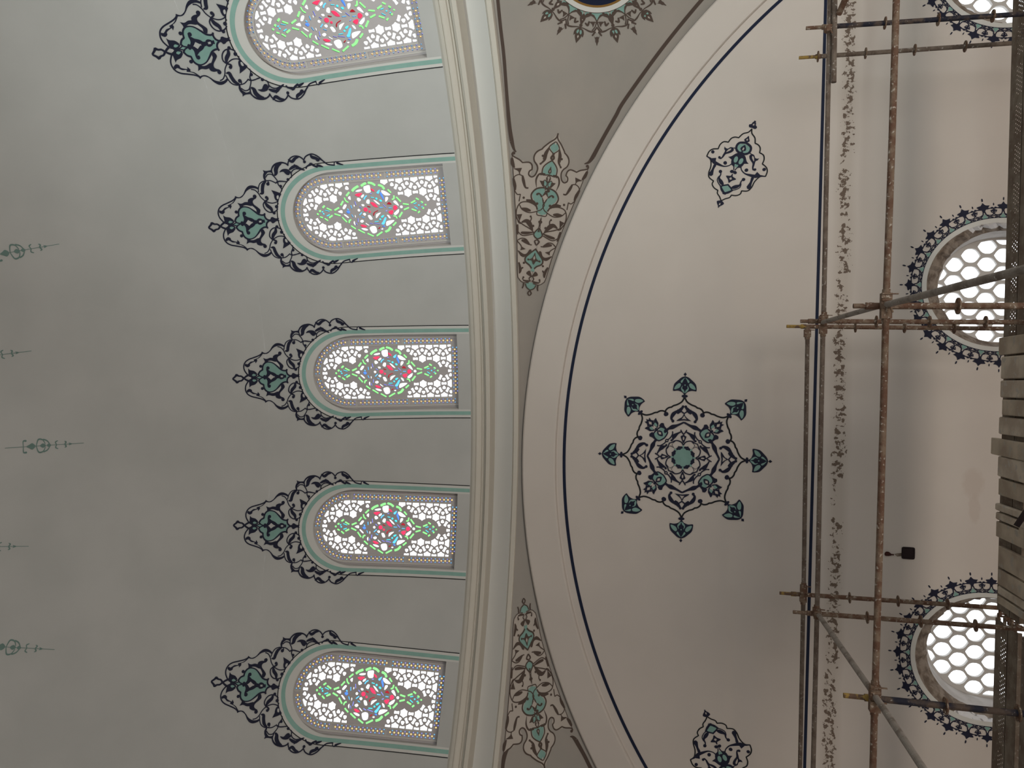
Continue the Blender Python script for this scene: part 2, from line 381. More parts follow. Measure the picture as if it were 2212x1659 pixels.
def rosette_parts():
    """(element, at the 4 upright axes, at the 4 diagonals); x lateral, y outward from the centre"""
    fin = Art(wf=1.2)
    fin.F('navy','0,562 22,590 60,604 102,600 | 104,625 94,665 60,700 30,725 0,735 | -30,725 -60,700 -94,665 -104,625 | -102,600 -60,604 -22,590')
    for s in (1,-1):
        fin.F('teal',f'{s*94},616 {s*82},648 {s*52},672 {s*36},660 {s*46},634 {s*68},620')
        fin.F('teal',f'{s*3},582 {s*28},606 {s*34},628 {s*20},650 {s*24},625 {s*8},608')
        fin.F('teal',f'{s*3},722 {s*34},696 {s*38},680 {s*26},676 {s*14},702')
    fin.E('teal',0,655,6,6).E('navy',0,555,28,14).P('navy','0,735 14,752 0,770 -14,752').P('navy','-5,540 5,540 5,570 -5,570')
    lob = Art(wf=1.2)
    for s in (1,-1):
        lob.S('black',12,f'0,548 {s*22},505 {s*62},478 {s*95},466 {s*114},452 | {s*138},446 {s*160},428 {s*172},400').D('navy',s*158,388,19)
    card = Art(wf=1.3)
    for s in (1,-1):
        card.B('navy',f'{s*10},458,12 {s*42},420,26 {s*62},395,12').D('navy',s*12,460,12)
        card.B('navy',f'{s*55},425,10 {s*95},390,26 {s*112},350,16 {s*95},328,12').D('navy',s*98,326,13)
        card.S('navy',9,f'0,398 {s*40},425 {s*62},428')
        card.B('navy',f'0,318,12 {s*55},290,16 {s*100},272,30 {s*135},255,16 {s*160},235,24 {s*168},215,8')
        card.B('navy',f'{s*22},232,8 {s*52},215,14 {s*82},190,28 {s*95},160,12 {s*108},150,16')
        card.S('navy',8,f'{s*5},212 {s*28},250')
        card.S('navy',8,f'0,110 {s*22},140 {s*70},150 {s*118},118')
    card.F('navy','0,400 18,365 66,330 | 0,336 | -66,330 -18,365').F('ground','0,378 14,355 | 22,346 0,348 -22,346 | -14,355')
    card.F('navy','0,225 8,200 26,190 | 16,160 0,128 -16,160 | -26,190 -8,200').E('ground',0,172,7,16)
    diag = Art(wf=1.3)
    for s in (1,-1):
        diag.F('navy',f'{s*40},352 {s*72},358 {s*88},340 | {s*76},318 {s*72},290 {s*50},262 | {s*56},300')
        diag.F('navy',f'{s*12},395 {s*44},420 {s*70},424 | {s*60},398 {s*52},372 {s*20},350')
        diag.F('teal',f'{s*20},362 {s*38},376 {s*34},402 {s*14},394').S('navy',8,f'{s*14},352 {s*40},370 {s*38},404 {s*12},398')
        diag.F('teal',f'0,244 {s*52},258 {s*58},300 {s*40},332 {s*12},322 | 0,322 | 0,270')
        diag.S('navy',9,f'0,240 {s*54},256 {s*62},300 {s*44},334 {s*8},340')
        diag.S('navy',8,f'0,215 {s*30},205 {s*75},215 {s*95},235')
    diag.F('navy','0,330 24,300 0,262 -24,300').P('ground','0,318 13,299 0,282 -13,299')
    diag.F('navy','0,478 10,458 30,468 | 26,440 40,420 | 14,402 0,380 | -14,402 -40,420 | -26,440 -30,468 | -10,458').P('ground','0,446 14,424 0,404 -14,424')
    diag.E('navy',0,345,12,16).E('navy',0,208,16,16).E('ground',0,208,6,6)
    diag.F('navy','0,182 46,158 50,150 | 12,150 0,108 | -12,150 -50,150 | -46,158').F('ground','0,170 26,157 | 6,150 0,128 | -6,150 -26,157')
    return fin, lob, card, diag
def medallion_half():
    a = Art(7.54, 1500, 240, 1.2)
    a.S('black',17,'937,290 880,345 790,372 722,435 | 660,425 600,447 553,507 | 480,500 420,545 388,615 | 300,620 240,660 202,735 | 262,790 268,900 235,1000 240,1080 312,1140 | 290,1190 320,1250 382,1292 | 375,1340 412,1400 437,1470')
    a.B('navy','205,738,8 260,770,20 320,830,46 395,868,34 480,900,18 560,890,14 602,862,14').P('navy','282,768 355,762 345,840 310,830')
    a.B('navy','335,880,40 305,940,30 285,990,44 268,1025,66').D('navy',300,665,28).D('navy',502,845,30).D('navy',408,755,22).D('navy',424,985,28)
    a.S('navy',14,'600,862 640,900 640,960')
    a.F('navy','492,576 512,602 545,612 590,588 635,596 | 640,640 605,672 560,690 510,705 470,755 430,786 | 398,770 440,752 470,700 498,650 485,620').F('ground','518,668 560,622 600,612 582,642')
    a.F('navy','552,745 605,735 680,690 770,675 | 700,880 | 640,900 600,850 605,790')
    a.E('teal',675,790,32,54,20)
    a.F('teal','832,540 745,538 698,575 700,630 735,668 | 790,660')
    a.S('navy',30,'850,518 740,518 688,570 690,640 740,680 790,672').S('navy',12,'688,600 720,520').S('navy',12,'640,600 690,620 725,665')
    a.F('navy','835,565 790,570 748,610 770,655 790,655').F('ground','805,595 785,610 792,640 800,640')
    a.F('navy','885,410 850,435 812,465 830,505 850,515').F('ground','868,450 845,468 855,482')
    a.F('navy','1005,165 955,180 930,210 890,222 892,262 940,275 950,270').F('ground','972,205 950,222 960,238')
    a.P('teal','660,860 700,880 670,925 650,890').E('navy',612,985,34,26,0)
    a.F('navy','628,1025 590,1055 515,1055 545,1110 560,1170 600,1125').P('ground','605,1078 565,1095 585,1125')
    a.F('teal','570,1205 445,1228 470,1290 500,1330').S('navy',20,'560,1200 440,1225 460,1290 495,1340').B('navy','500,1345,36 440,1290,14 415,1200,10')
    a.B('navy','424,985,16 430,1030,16 402,1090,26 430,1150,52 458,1190,40').S('navy',12,'400,1060 372,1120 400,1190 440,1230')
    a.F('navy','437,1462 370,1465 368,1500 380,1530 395,1578 410,1540').F('ground','425,1500 405,1515 415,1535')
    return a
def pend_half():
    a = Art(4.147, 1080, 260, 1.3); Br = 'brown'
    a.F('pground','520,115 440,200 380,250 305,320 308,365 335,440 300,500 262,490 | 285,440 260,380 170,350 105,300 | 130,700 150,1100 155,1370 200,1450 270,1455 | 400,690')
    a.F('teal','490,195 450,240 470,280 490,298 | 497,250').F('teal','466,365 430,385 392,430 387,480 442,482 | 455,440')
    a.F('teal','400,600 330,615 293,650 295,700 330,750 337,790 330,820 370,850 | 392,760')
    a.F('teal','347,965 307,1010 312,1040 334,1062').F('teal','315,1160 272,1190 232,1225 232,1262 262,1295 285,1330 295,1340')
    a.F('teal','272,1452 230,1462 238,1492 265,1515').F('teal','440,560 415,570 405,600 425,625')
    a.S(Br,10,'520,115 500,160 440,200 390,240 378,255 | 330,280 305,320 306,362 330,400 335,440 312,490 280,506 256,486 262,455 285,440 | 285,400 260,376 200,377 | 170,350 120,322 106,300 122,280').D(Br,122,292,14)
    a.S(Br,8,'500,190 440,240 475,296 490,302').B(Br,'440,250,8 412,300,20 400,350,16 366,386,10').D(Br,362,388,10).D(Br,382,317,11)
    a.S(Br,7,'440,240 400,290 385,350').B(Br,'482,300,10 458,335,16 470,360,10')
    a.S(Br,9,'465,360 420,386 386,420 375,470 385,488 445,488').F(Br,'457,415 432,450 430,470 447,475')
    a.F('pground','450,445 442,460 448,465').B(Br,'404,482,12 352,480,12 322,530,12 325,602,3').B(Br,'360,490,12 385,470,4')
    a.E('teal',402,560,14,24,15).S(Br,6,'402,532 384,550 392,585 412,588 420,560 402,532').P(Br,'352,538 395,545 392,592 378,590')
    a.S(Br,7,'440,490 415,520 432,560 445,520').S(Br,7,'385,600 400,590 430,630')
    a.S(Br,11,'415,610 375,602 320,615 280,660 285,712 320,760 332,800').B(Br,'415,640,20 385,680,12 385,720,12 395,765,8').B(Br,'330,662,18 350,655,10 372,682,14')
    a.P('pground','408,662 376,684 398,735 403,700').S(Br,7,'395,765 365,800 330,812 | 330,845 372,855').D(Br,330,745,12)
    a.S(Br,8,'320,762 250,730 182,738 146,800 150,880 200,930 280,980 300,1012').B(Br,'232,712,10 290,728,24 322,765,14').D(Br,210,692,11)
    a.S(Br,7,'172,755 200,800 262,826 330,814').B(Br,'190,785,6 232,797,24 268,808,14')
    a.S(Br,5,'105,300 130,700 150,1100 155,1370 170,1420 200,1448 255,1456')
    a.B(Br,'105,340,18 112,390,24 128,425,8').P(Br,'115,430 195,425 175,470 155,450').S(Br,7,'170,460 175,485').S(Br,7,'118,530 130,500 165,485 200,495')
    a.B(Br,'118,520,14 130,580,22 135,625,8').B(Br,'200,495,12 208,540,20 225,598,12 252,605,10').S(Br,7,'125,620 150,660 180,660 | 168,725')
    a.P(Br,'148,842 197,838 180,880 172,905').S(Br,6,'150,870 162,912 185,925').B(Br,'190,912,8 232,900,26 262,925,32 288,985,12')
    a.S(Br,8,'262,915 278,880 272,855').D(Br,272,860,9).D(Br,294,945,11)
    a.B(Br,'155,930,10 152,975,18 157,1022,6').S(Br,7,'150,985 200,1030 292,1018').B(Br,'190,1005,16 232,1008,20 292,1002,8')
    a.F(Br,'372,862 360,890 340,905 350,930 352,955 358,958 | 365,910').S(Br,6,'358,955 335,1000')
    a.S(Br,9,'348,962 302,1010 308,1042 336,1065').B(Br,'330,1070,8 308,1080,10 315,1105,10 322,1120,6')
    a.S(Br,7,'150,1075 190,1055 232,1065 260,1108 282,1115').B(Br,'190,1072,12 230,1085,26 262,1112,10').S(Br,7,'152,1080 185,1120 190,1150').P(Br,'190,1128 228,1152 178,1162')
    a.S(Br,10,'320,1150 265,1190 225,1228 226,1265 262,1298 285,1335').B(Br,'158,1165,6 200,1207,22 238,1200,14 270,1165,20')
    a.F(Br,'310,1185 285,1230 250,1248 280,1255 292,1290 300,1260').P('pground','307,1210 294,1232 301,1252').D(Br,250,1245,9)
    a.E('teal',282,1338,9,17,20).F(Br,'232,1370 262,1345 282,1395 285,1400 275,1400')
    a.B(Br,'165,1270,10 178,1335,20 170,1370,8').B(Br,'182,1330,14 205,1315,8').D(Br,211,1275,10)
    a.S(Br,8,'200,1425 205,1400 212,1410').B(Br,'202,1430,8 240,1440,15 268,1437,8').B(Br,'272,1400,8 258,1415,8 268,1440,6')
    a.B(Br,'208,1455,10 205,1480,10 195,1503,8').S(Br,7,'225,1462 235,1495 265,1520').B(Br,'262,1525,8 246,1545,9 257,1570,6')
    # mirror about the ornament's own gently bowed axis
    ax = [(520,115),(490,240),(445,460),(402,690),(360,900),(340,1010),(325,1100),(308,1200),(285,1370),(270,1480),(258,1570)]
    P0 = ax[0]; L = math.dist(ax[0], ax[-1]); d = ((ax[-1][0]-P0[0])/L, (ax[-1][1]-P0[1])/L); n = (d[1], -d[0])
    tb = [((p[0]-P0[0])*d[0]+(p[1]-P0[1])*d[1], (p[0]-P0[0])*n[0]+(p[1]-P0[1])*n[1]) for p in ax]
    def bow(t):
        if t <= tb[0][0]: return tb[0][1]
        for (t0, b0), (t1, b1) in zip(tb, tb[1:]):
            if t <= t1: return b0+(b1-b0)*(t-t0)/(t1-t0)
        return tb[-1][1]
    def mir(x, y):
        t = (x-P0[0])*d[0]+(y-P0[1])*d[1]; s = (x-P0[0])*n[0]+(y-P0[1])*n[1]; k = .88+.12*min(max(t/1000, 0), 1)
        s2 = bow(t)-(s-bow(t))*k; return (P0[0]+t*d[0]+s2*n[0], P0[1]+t*d[1]+s2*n[1])
    o = Art(4.147, 1080, 260)
    for l, V, F in a.it: o.it.append((l, V, F)); o.it.append((l, [mir(*v) for v in V], F))
    o.D(Br, 430, 632, 14)
    return o.px()
def fringe_unit():
    """one repeat of the border around the lower windows; x along the edge, y outward"""
    a = Art()
    for s in (1,-1):
        a.F('tealdark' if 0 else 'teal', f'0,42 {s*9},28 {s*20},12 {s*32},4 | 0,3')
        a.S('navy',9,f'{s*6},60 {s*14},34 {s*36},13 {s*66},6')
        a.S('navy',8,f'{s*70},45 {s*60},30 {s*36},26 {s*18},34').S('navy',8,f'{s*70},22 {s*45},16 {s*20},3')
        a.S('navy',9,f'{s*20},84 {s*44},88 {s*58},86').D('navy',s*58,90,9)
        a.B('navy',f'{s*70},46,6 {s*56},52,7 {s*50},66,5')
    a.F('navy','0,144 16,120 44,114 | 34,96 38,88 | 14,78 7,56 | -7,56 -14,78 | -38,88 -34,96 | -44,114 -16,120').E('navy',0,168,5,15)
    for s in (-1,1):
        if s == 1: a.F('navy','70,92 78,76 96,68 78,58 70,42 62,58 44,68 62,76').E('navy',70,122,4,12)
    return a
def dome_sprig():
    """pale painted sprig hanging on the dome; x lateral, y downward from the body (metres)"""
    a = Art(); t = 'tealdark'
    a.S(t,.012,'0,-1.1 0,1.02').F(t,'0,.62 .03,.60 .0,.70 -.03,.60').F(t,'0,.44 .05,.52 .02,.47').F(t,'0,.44 -.05,.52 -.02,.47')
    for s in (1,-1):
        a.B(t,f'{s*.01},.50,.03 {s*.05},.53,.035 {s*.07},.49,.015').B(t,f'0,.27,.02 {s*.06},.24,.03 {s*.09},.30,.02')
        a.B(t,f'0,.10,.02 {s*.10},.02,.03 {s*.14},-.08,.03').B(t,f'0,-.28,.02 {s*.14},-.22,.035 {s*.13},-.10,.03 {s*.04},-.04,.02')
        a.B(t,f'0,-.62,.02 {s*.12},-.62,.03 {s*.13},-.55,.045')
    a.F(t,'0,-.02 .05,-.10 .0,-.18 -.05,-.10').F(t,'0,-.30 .07,-.38 .04,-.46 .0,-.54 -.04,-.46 -.07,-.38').F(t,'0,.12 .04,.06 0,.0 -.04,.06')
    return a
def roundel_art():
    """pendentive roundel: polar about its centre, x = arc in px-ish units at unit radius, y = radius (zoom units 6.506)"""
    A = []; k30 = pi/6
    for i in range(12):
        th0 = i*k30+pi
        def put(art):
            def f(s, r, th0=th0):
                th = th0+s/max(r, 1); return (-r*sin(th), -r*cos(th))
            return art.map(f)
        u = Art(); Br = 'brown'
        for s in (1,-1):
            u.F('teal',f'0,790 {s*30},740 {s*95},690 {s*170},730 | {s*150},672 0,670')
            u.B(Br,f'0,790,14 {s*28},735,20 {s*80},690,46 {s*130},710,50 {s*165},745,22')
            u.B(Br,f'{s*10},800,8 {s*60},800,12 {s*90},800,8').F(Br,f'{s*22},790 {s*100},798 {s*70},830 {s*55},870 | {s*40},840')
            u.S(Br,16,f'0,775 {s*24},860 {s*70},920').B(Br,f'0,870,16 {s*50},930,22 {s*110},930,24 {s*180},905,16 {s*230},900,14')
            u.B(Br,f'{s*110},800,22 {s*130},850,30 {s*160},830,26').B(Br,f'{s*30},940,26 {s*62},985,22')
        u.F(Br,'0,1000 26,1010 40,985 | 18,1060 0,1130 -18,1060 | -40,985 -26,1010').E(Br,0,1060,24,32).P('pground','0,890 16,925 0,960 -16,925')
        A.append(put(u))
        th0 = i*k30+pi+k30/2
        w = Art()
        w.F(Br,'0,700 40,760 20,830 0,880 -20,830 -40,760').P('pground','0,745 14,770 0,800 -14,770')
        w.E(Br,0,870,24,24)
        w.F(Br,'0,900 52,930 72,980 66,1030 | 48,1010 40,1050 0,1128 | -40,1050 -48,1010 | -66,1030 -72,980 -52,930')
        w.E('teal',22,965,15,32,-14).E('teal',-22,965,15,32,14).P('pground','0,1010 12,1030 0,1060 -12,1030')
        A.append(put(w))
    return A
# ------------------------------------------------------------------ room shell
AX = [40.60, 25.35, 10.40, -4.45, -19.45]          # azimuths of the five dome windows, picture top to bottom
ZB, ZT = ZA, 5.15
def arch(hw, zb, zs, za, n=28):                    # closed outline (s, z), starting bottom right
    P = [(hw, zb)] + [(hw, zb+(zs-zb)*i/6) for i in range(1, 6)]
    P += [(hw*cos(pi*i/n), zs+(za-zs)*sin(pi*i/n)) for i in range(n+1)]
    P += [(-hw, zs+(zb-zs)*i/6) for i in range(1, 7)]
    return P
REC = arch(.497, 2.83, 4.12, 4.625)
def s2az(s, z): return math.degrees(s/math.sqrt(DR*DR-(z-DZ)**2))
parts = []
edges = [AX[0]+7.6] + [(AX[i]+AX[i+1])/2 for i in range(4)] + [AX[4]-7.6]
for k in range(5):
    a1, a0 = edges[k]-AX[k], edges[k+1]-AX[k]; cz = 3.75
    ring = []
    out = []
    base = REC + [(-.497+.994*i/6, 2.83) for i in range(1, 6)]
    for s, z in base:
        az = s2az(s, z); ux, uz = az, z-cz
        sc = min(((a1 if ux > 0 else a0)/ux) if abs(ux) > 1e-6 else 1e9, ((ZT-cz) if uz > 0 else (ZB-cz))/uz if abs(uz) > 1e-6 else 1e9)
        out.append((ux*sc, cz+uz*sc))
    # rectangle corners must be hit exactly
    for cx_, cz_ in ((a1, ZT), (a0, ZT), (a1, ZB), (a0, ZB)):
        j = min(range(len(out)), key=lambda q: ((out[q][0]-cx_)/8)**2+(out[q][1]-cz_)**2); out[j] = (cx_, cz_)
    nr = 6; n = len(base); V = []
    for j in range(nr+1):
        for (s, z), (ua, uz) in zip(base, out):
            az = s2az(s, z); t = j/nr; V.append(dome_pt(AX[k]+az+(ua-az)*t, z+(uz-z)*t))
    F = [(j*n+i, j*n+(i+1) % n, (j+1)*n+(i+1) % n, (j+1)*n+i) for j in range(nr) for i in range(n)]
    parts.append((V, F))
    parts.append(grid(lambda u, v: dome_pt(edges[k]+(edges[k+1]-edges[k])*u, ZT+(DZ+DR*.86-ZT)*v**.9), 12, 24))
E1, E0 = edges[5]+360, edges[0]
parts.append(grid(lambda u, v: dome_pt(E0+(E1-E0)*u, ZB+(DZ+DR*.86-ZB)*v**.9), 150, 40))
V, F = join(parts)
tag(mesh('wall_dome', V, F, 'dome', smooth=True), 'pale plastered inner dome wall carrying the row of stained glass windows', kind='structure')
V, F = grid(lambda u, v: dome_pt(360*u, DZ+DR*(.86+.1399*v)), 96, 10)
tag(mesh('ceiling', V, F, 'dome', smooth=True), 'crown of the plastered dome', kind='structure')
# pendentives of the four sides
def pend_grid(rot):
    pm = pi/4+.0005; z_ = lambda R: ZE+math.sqrt(max(SR*SR-R*R, 0))
    def f(u, v):
        phi = -pm+2*pm*u; R = RD+(min(HW/cos(phi), SR-1e-4)-RD)*v
        return Vector((pend_cx(R, phi)+R*sin(phi+rot), Y0+R*cos(phi+rot), z_(R)))
    return grid(f, 90, 20)
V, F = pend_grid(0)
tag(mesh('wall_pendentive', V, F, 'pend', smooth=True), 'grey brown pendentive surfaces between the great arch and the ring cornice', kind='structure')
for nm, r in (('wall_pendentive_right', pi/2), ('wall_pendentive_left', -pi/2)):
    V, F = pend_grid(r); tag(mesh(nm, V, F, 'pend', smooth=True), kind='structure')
# ring cornice: revolved profiles about the dome axis
def revolve(name, prof, m, label, n=240):
    def f(u, v):
        i = min(int(round(v*(len(prof)-1))), len(prof)-1); R, z = prof[i]; a = 2*pi*u; return Vector((X0+R*sin(a), Y0+R*cos(a), z))
    V, F = grid(f, n, len(prof)-1); o = mesh(name, V, F, m); tag(o, label, kind='structure'); return o
revolve('trim_1', [(8.47,2.074),(8.397,2.076),(8.390,2.084),(8.390,2.130),(8.396,2.136),(8.412,2.139),(8.412,2.147),(8.402,2.150)], 'cream', 'thin cream fillet moulding at the foot of the ring cornice')
cove = [(8.402+.085*sin(t*pi/2), 2.150+.265*t) for t in [i/12 for i in range(13)]]
revolve('trim_2', cove, 'white', 'wide white concave band of the ring cornice')
up = [(8.50,2.412),(8.262,2.410),(8.212,2.413),(8.206,2.42),(8.206,2.462),(8.215,2.468),(8.252,2.474),(8.255,2.498),(8.225,2.502),(8.222,2.512),(8.228,2.514),(8.228,2.520),(8.205,2.524)]
up += [(8.200-.028*sin(t*pi/2), 2.525+.06*t) for t in [i/5 for i in range(6)]] + [(8.182,2.588),(8.182,2.594)] + [(8.168+.02*t, 2.596+.05*t+.012*sin(t*pi)) for t in [i/5 for i in range(6)]] + [(8.205,2.668)]
revolve('trim_3', up, 'cream', 'stepped cream moulding under the dome windows')

# lunette wall with three arched openings
LW = [(1.30, -2.818-.055), (-3.14, -2.805-.055), (5.12, -2.93)]    # axis x, apex z of the opening edge
LR = .735; LZB = -6.2
def larch(x, za, r, zb, n=36, rise=1.06):
    zs = za-r*rise
    return [(x+r, zb)]+[(x+r, zb+(zs-zb)*i/6) for i in range(1, 6)]+[(x+r*cos(pi*i/n), zs+r*rise*sin(pi*i/n)) for i in range(n+1)]+[(x-r, zs+(zb-zs)*i/6) for i in range(1, 7)]
outer = [(XE+AE*.998*cos(pi*i/96), ZE+AE*.998*sin(pi*i/96)) for i in range(97)] + [(XE-AE, -12.6), (XE+AE, -12.6)]
loops = [outer]+[larch(x, z, LR, LZB) for x, z in LW]
flat = [p for l in loops for p in l]
T = tessellate_polygon([[Vector((x, z, 0)) for x, z in l] for l in loops])
wl = mesh('wall_front', [(x, WY, z) for x, z in flat], [tuple(t) for t in T], 'wall')
tag(wl, 'warm grey plastered lunette wall under the great arch, scraped along one strip', kind='structure')
def band(r0, r1, y, a=XE, zc=ZE, n=160, t0=0, t1=pi):
    return grid(lambda u, v: Vector((a+(r0+(r1-r0)*v)*cos(t0+(t1-t0)*u), y if not callable(y) else y(v), zc+(r0+(r1-r0)*v)*sin(t0+(t1-t0)*u))), n, 1)
# archivolt: broad flat band, soft step, narrow inner band
pr = [(AE+.0, WY-.001),(AE-.002, WY-.06),(AE-.02, WY-.072),(7.885, WY-.072),(7.868, WY-.066),(7.860, WY-.05),(7.857, WY-.006),(7.842, WY)]
def av(u, v):
    i = min(int(round(v*(len(pr)-1))), len(pr)-1); r, y = pr[i]; a = pi*u; return Vector((XE+r*cos(a), y, ZE+r*sin(a)))
V, F = grid(av, 200, len(pr)-1)
tag(mesh('trim_4', V, F, 'wall'), 'broad smooth band of the great arch framing the lunette', kind='structure')
V, F = grid(lambda u, v: Vector((-.868+(7.640+.040*v)*cos(pi*u), WY-.0045, -6.19+(7.640+.040*v)*sin(pi*u))), 240, 1)
tag(mesh('painted_arch_line', V, F, 'blue'), 'dark blue painted line following the curve of the great arch', 'painted line', 'dark blue painted lines')
xx = math.sqrt(7.66**2-(6.19-1.645)**2)
V, F = grid(lambda u, v: Vector((-.868-xx+2*xx*u, WY-.004, -1.660+.036*v)), 60, 1)
tag(mesh('painted_straight_line', V, F, 'blue'), 'straight dark blue painted line crossing the lunette behind the scaffold tops', 'painted line', 'dark blue painted lines')
# side walls, floor
for nm, x in (('wall_left', XE-HW), ('wall_right', XE+HW)):
    V, F = grid(lambda u, v: Vector((x, Y0-HW+2*HW*u, -12.6+14.7*v)), 2, 2); tag(mesh(nm, V, F, 'wall'), kind='structure')
V, F = grid(lambda u, v: Vector((XE-HW+(HW*1.0+XBK)*u, Y0-HW, -12.6+14.7*v)), 2, 2); tag(mesh('wall_back_baffle', V, F, 'wall'), kind='structure')  # unseen partial wall, added to block sky light from the left half
V, F = grid(lambda u, v: Vector((XE-HW+2*HW*u, Y0-HW+2*HW*v, -12.6)), 2, 2); tag(mesh('floor', V, F, 'floor'), kind='structure')

# ------------------------------------------------------------------ dome windows: pierced plaster panels with coloured glass
LEAN = .277; RP0 = 8.300; LF = math.sqrt(1+LEAN*LEAN)
def wframe(az):
    a = rad(az); return Vector((X0, Y0, 0)), Vector((sin(a), cos(a), 0)), Vector((cos(a), -sin(a), 0))
def wpt(az, s, l, d=0):                     # s lateral, l up along the panel from z=2.8, d towards the room
    c, er, et = wframe(az); z = 2.8+l/LF; nrm = (-er-Vector((0, 0, LEAN)))/LF
    return c+er*(RP0-LEAN*(z-2.8))+et*s+Vector((0, 0, z))+nrm*d
def w3loc(x, y):
    c, er, et = wframe(AX[2]); d = ray(x, y); t = (RP0+LEAN*2.8+c.dot(er))/(d.dot(er)+LEAN*d.z); p = d*t
    return ((p-c).dot(et), (p.z-2.8)*LF)
def A2(x, y): return w3loc(660+x/9.217, 710+y/9.217)
axt, axb = A2(330, 895), A2(2905, 820)
def AL(x, y):                               # traced point -> panel coordinates with the window's own axis at s = 0
    s, l = A2(x, y); t = (l-axb[1])/(axt[1]-axb[1]); return (s-(axb[0]+(axt[0]-axb[0])*t), l)
PL0, PL1 = axb[1], axt[1]; PH = (abs(AL(2900,295)[0])+abs(AL(2900,1330)[0]))/2
st = [AL(655,630), AL(935,625), AL(690,1135), AL(530,890)]
def inpoly(p, P):
    x, y = p; c = False; n = len(P)
    for i in range(n):
        x0, y0 = P[i]; x1, y1 = P[(i+1) % n]
        if (y0 > y) != (y1 > y) and x < (x1-x0)*(y-y0)/(y1-y0)+x0: c = not c
    return c
def clip(P, C):                             # P clipped by convex counterclockwise C
    for i in range(len(C)):
        a, b = C[i], C[(i+1) % len(C)]; out = []
        def side(p): return (b[0]-a[0])*(p[1]-a[1])-(b[1]-a[1])*(p[0]-a[0])
        for j in range(len(P)):
            p, q = P[j], P[(j+1) % len(P)]; sp, sq = side(p), side(q)
            if sp >= 0: out.append(p)
            if (sp >= 0) != (sq >= 0): t = sp/(sp-sq); out.append((p[0]+(q[0]-p[0])*t, p[1]+(q[1]-p[1])*t))
        P = out
        if not P: return []
    return P
def parea(P): return .5*sum(P[i][0]*P[(i+1) % len(P)][1]-P[(i+1) % len(P)][0]*P[i][1] for i in range(len(P)))
def segx(a, b, c, d):
    def o(p, q, r): return (q[0]-p[0])*(r[1]-p[1])-(q[1]-p[1])*(r[0]-p[0])
    return o(a, b, c)*o(a, b, d) < 0 and o(c, d, a)*o(c, d, b) < 0
def overlap(P, Q):
    if max(p[0] for p in P) < min(q[0] for q in Q) or max(q[0] for q in Q) < min(p[0] for p in P) or max(p[1] for p in P) < min(q[1] for q in Q) or max(q[1] for q in Q) < min(p[1] for p in P): return False
    if inpoly(P[0], Q) or inpoly(Q[0], P): return True
    return any(segx(P[i], P[(i+1) % len(P)], Q[j], Q[(j+1) % len(Q)]) for i in range(len(P)) for j in range(len(Q)))
def capsule(d, w, n=5):
    p = cr([q for q in parse(d)[0]], False, 5); V, F = ribbon(p, [w*.72]+[w]*(len(p)-2)+[w*.72])
    return V[0::2]+V[1::2][::-1]
HO = []                                     # (glass, polygon) in traced coordinates
def G(c, w, *ds):
    for d in ds: HO.append((c, capsule(d, w)))
def Q_(c, *ds):
    for d in ds: HO.append((c, [q[:2] for q in cr(parse(d)[0], True, 4)]))
def DD(c, *ds):
    for d in ds: x, y, r = map(float, d.split(',')); HO.append((c, [(x+r*cos(i*pi/5), y+r*sin(i*pi/5)) for i in range(10)]))
G('g_green',45,'1572,372 1520,392 1468,425','1425,418 1340,462 1292,512','1245,518 1175,592','1112,672 1055,755','1025,790 925,838','788,788 878,832','762,740 712,784','678,820 642,852',
  '648,940 700,962','730,975 790,1020','810,970 888,925','922,900 1032,942','1060,970 1140,1065','1208,1135 1290,1198','1335,1212 1450,1282','1500,1290 1610,1350',
  '1478,400 1565,362','1600,365 1675,382 1735,425','1785,418 1858,445 1895,505','1955,508 2015,570','2100,650 2180,742','2215,780 2320,800','2362,775 2450,735','2462,692 2515,722','2552,755 2590,780',
  '2572,892 2600,868','2478,962 2520,930','2368,885 2455,922','2220,892 2322,856','2118,1028 2190,930','1990,1175 2060,1110','1832,1282 1905,1248 1950,1185','1662,1348 1785,1275','1500,1285 1620,1342')
G('g_green',30,'1138,612 1160,672 1205,706','1178,1088 1185,1045 1225,1020','2062,618 2052,680 2012,694','2080,1048 2058,1000 2015,998')
DD('g_green','612,890,22','2634,820,18')
Q_('g_red','1340,578 1400,548 1480,548 1440,590 1410,615','1382,1132 1440,1122 1508,1162 1440,1180','1640,468 1700,495 1712,535 1665,520','1615,722 1680,730 1735,790 1740,822 1680,812 1635,770','2035,812 2078,800 2110,845 2065,890 2030,872','1930,920 1978,888 2026,890 2012,945 1978,970')
DD('g_red','1512,850,42','1582,892,24')
Q_('g_dred','1545,782 1610,798 1600,815 1560,808','1640,955 1665,905 1740,872 1738,890 1680,920 1655,975','1915,770 1962,732 2008,778 1960,782','1705,1210 1760,1172 1735,1215')
Q_('g_blue','1150,872 1190,850 1222,880 1190,912 1160,895','1808,592 1825,545 1868,640 1858,690 1830,640','1795,1165 1840,1165 1832,1192 1800,1180')
Q_('g_sky','1742,560 1775,520 1812,502 1798,548 1775,580','1778,1130 1815,1080 1858,1010 1884,1020 1850,1105 1820,1150','1165,835 1180,812 1205,840 1190,848')
G('g_sky',24,'1500,672 1520,630 1562,598','1770,826 1842,826','1938,842 2002,842','1384,950 1440,896','1425,978 1478,1000','1245,755 1258,822','1240,925 1268,980')
G('g_violet',22,'1325,690 1345,770','1352,1000 1350,1080','1560,1100 1620,1122','1640,1108 1755,1132','1842,772 1900,830','1880,905 1915,880','1400,790 1440,820','1308,1080 1325,1130','1620,570 1660,566')
G('g_cyan',26,'1628,632 1692,642','1655,1082 1735,1078','752,824 838,850','768,938 838,908','2412,792 2472,775','2420,845 2482,885','2540,790 2578,800','2548,860 2582,848')
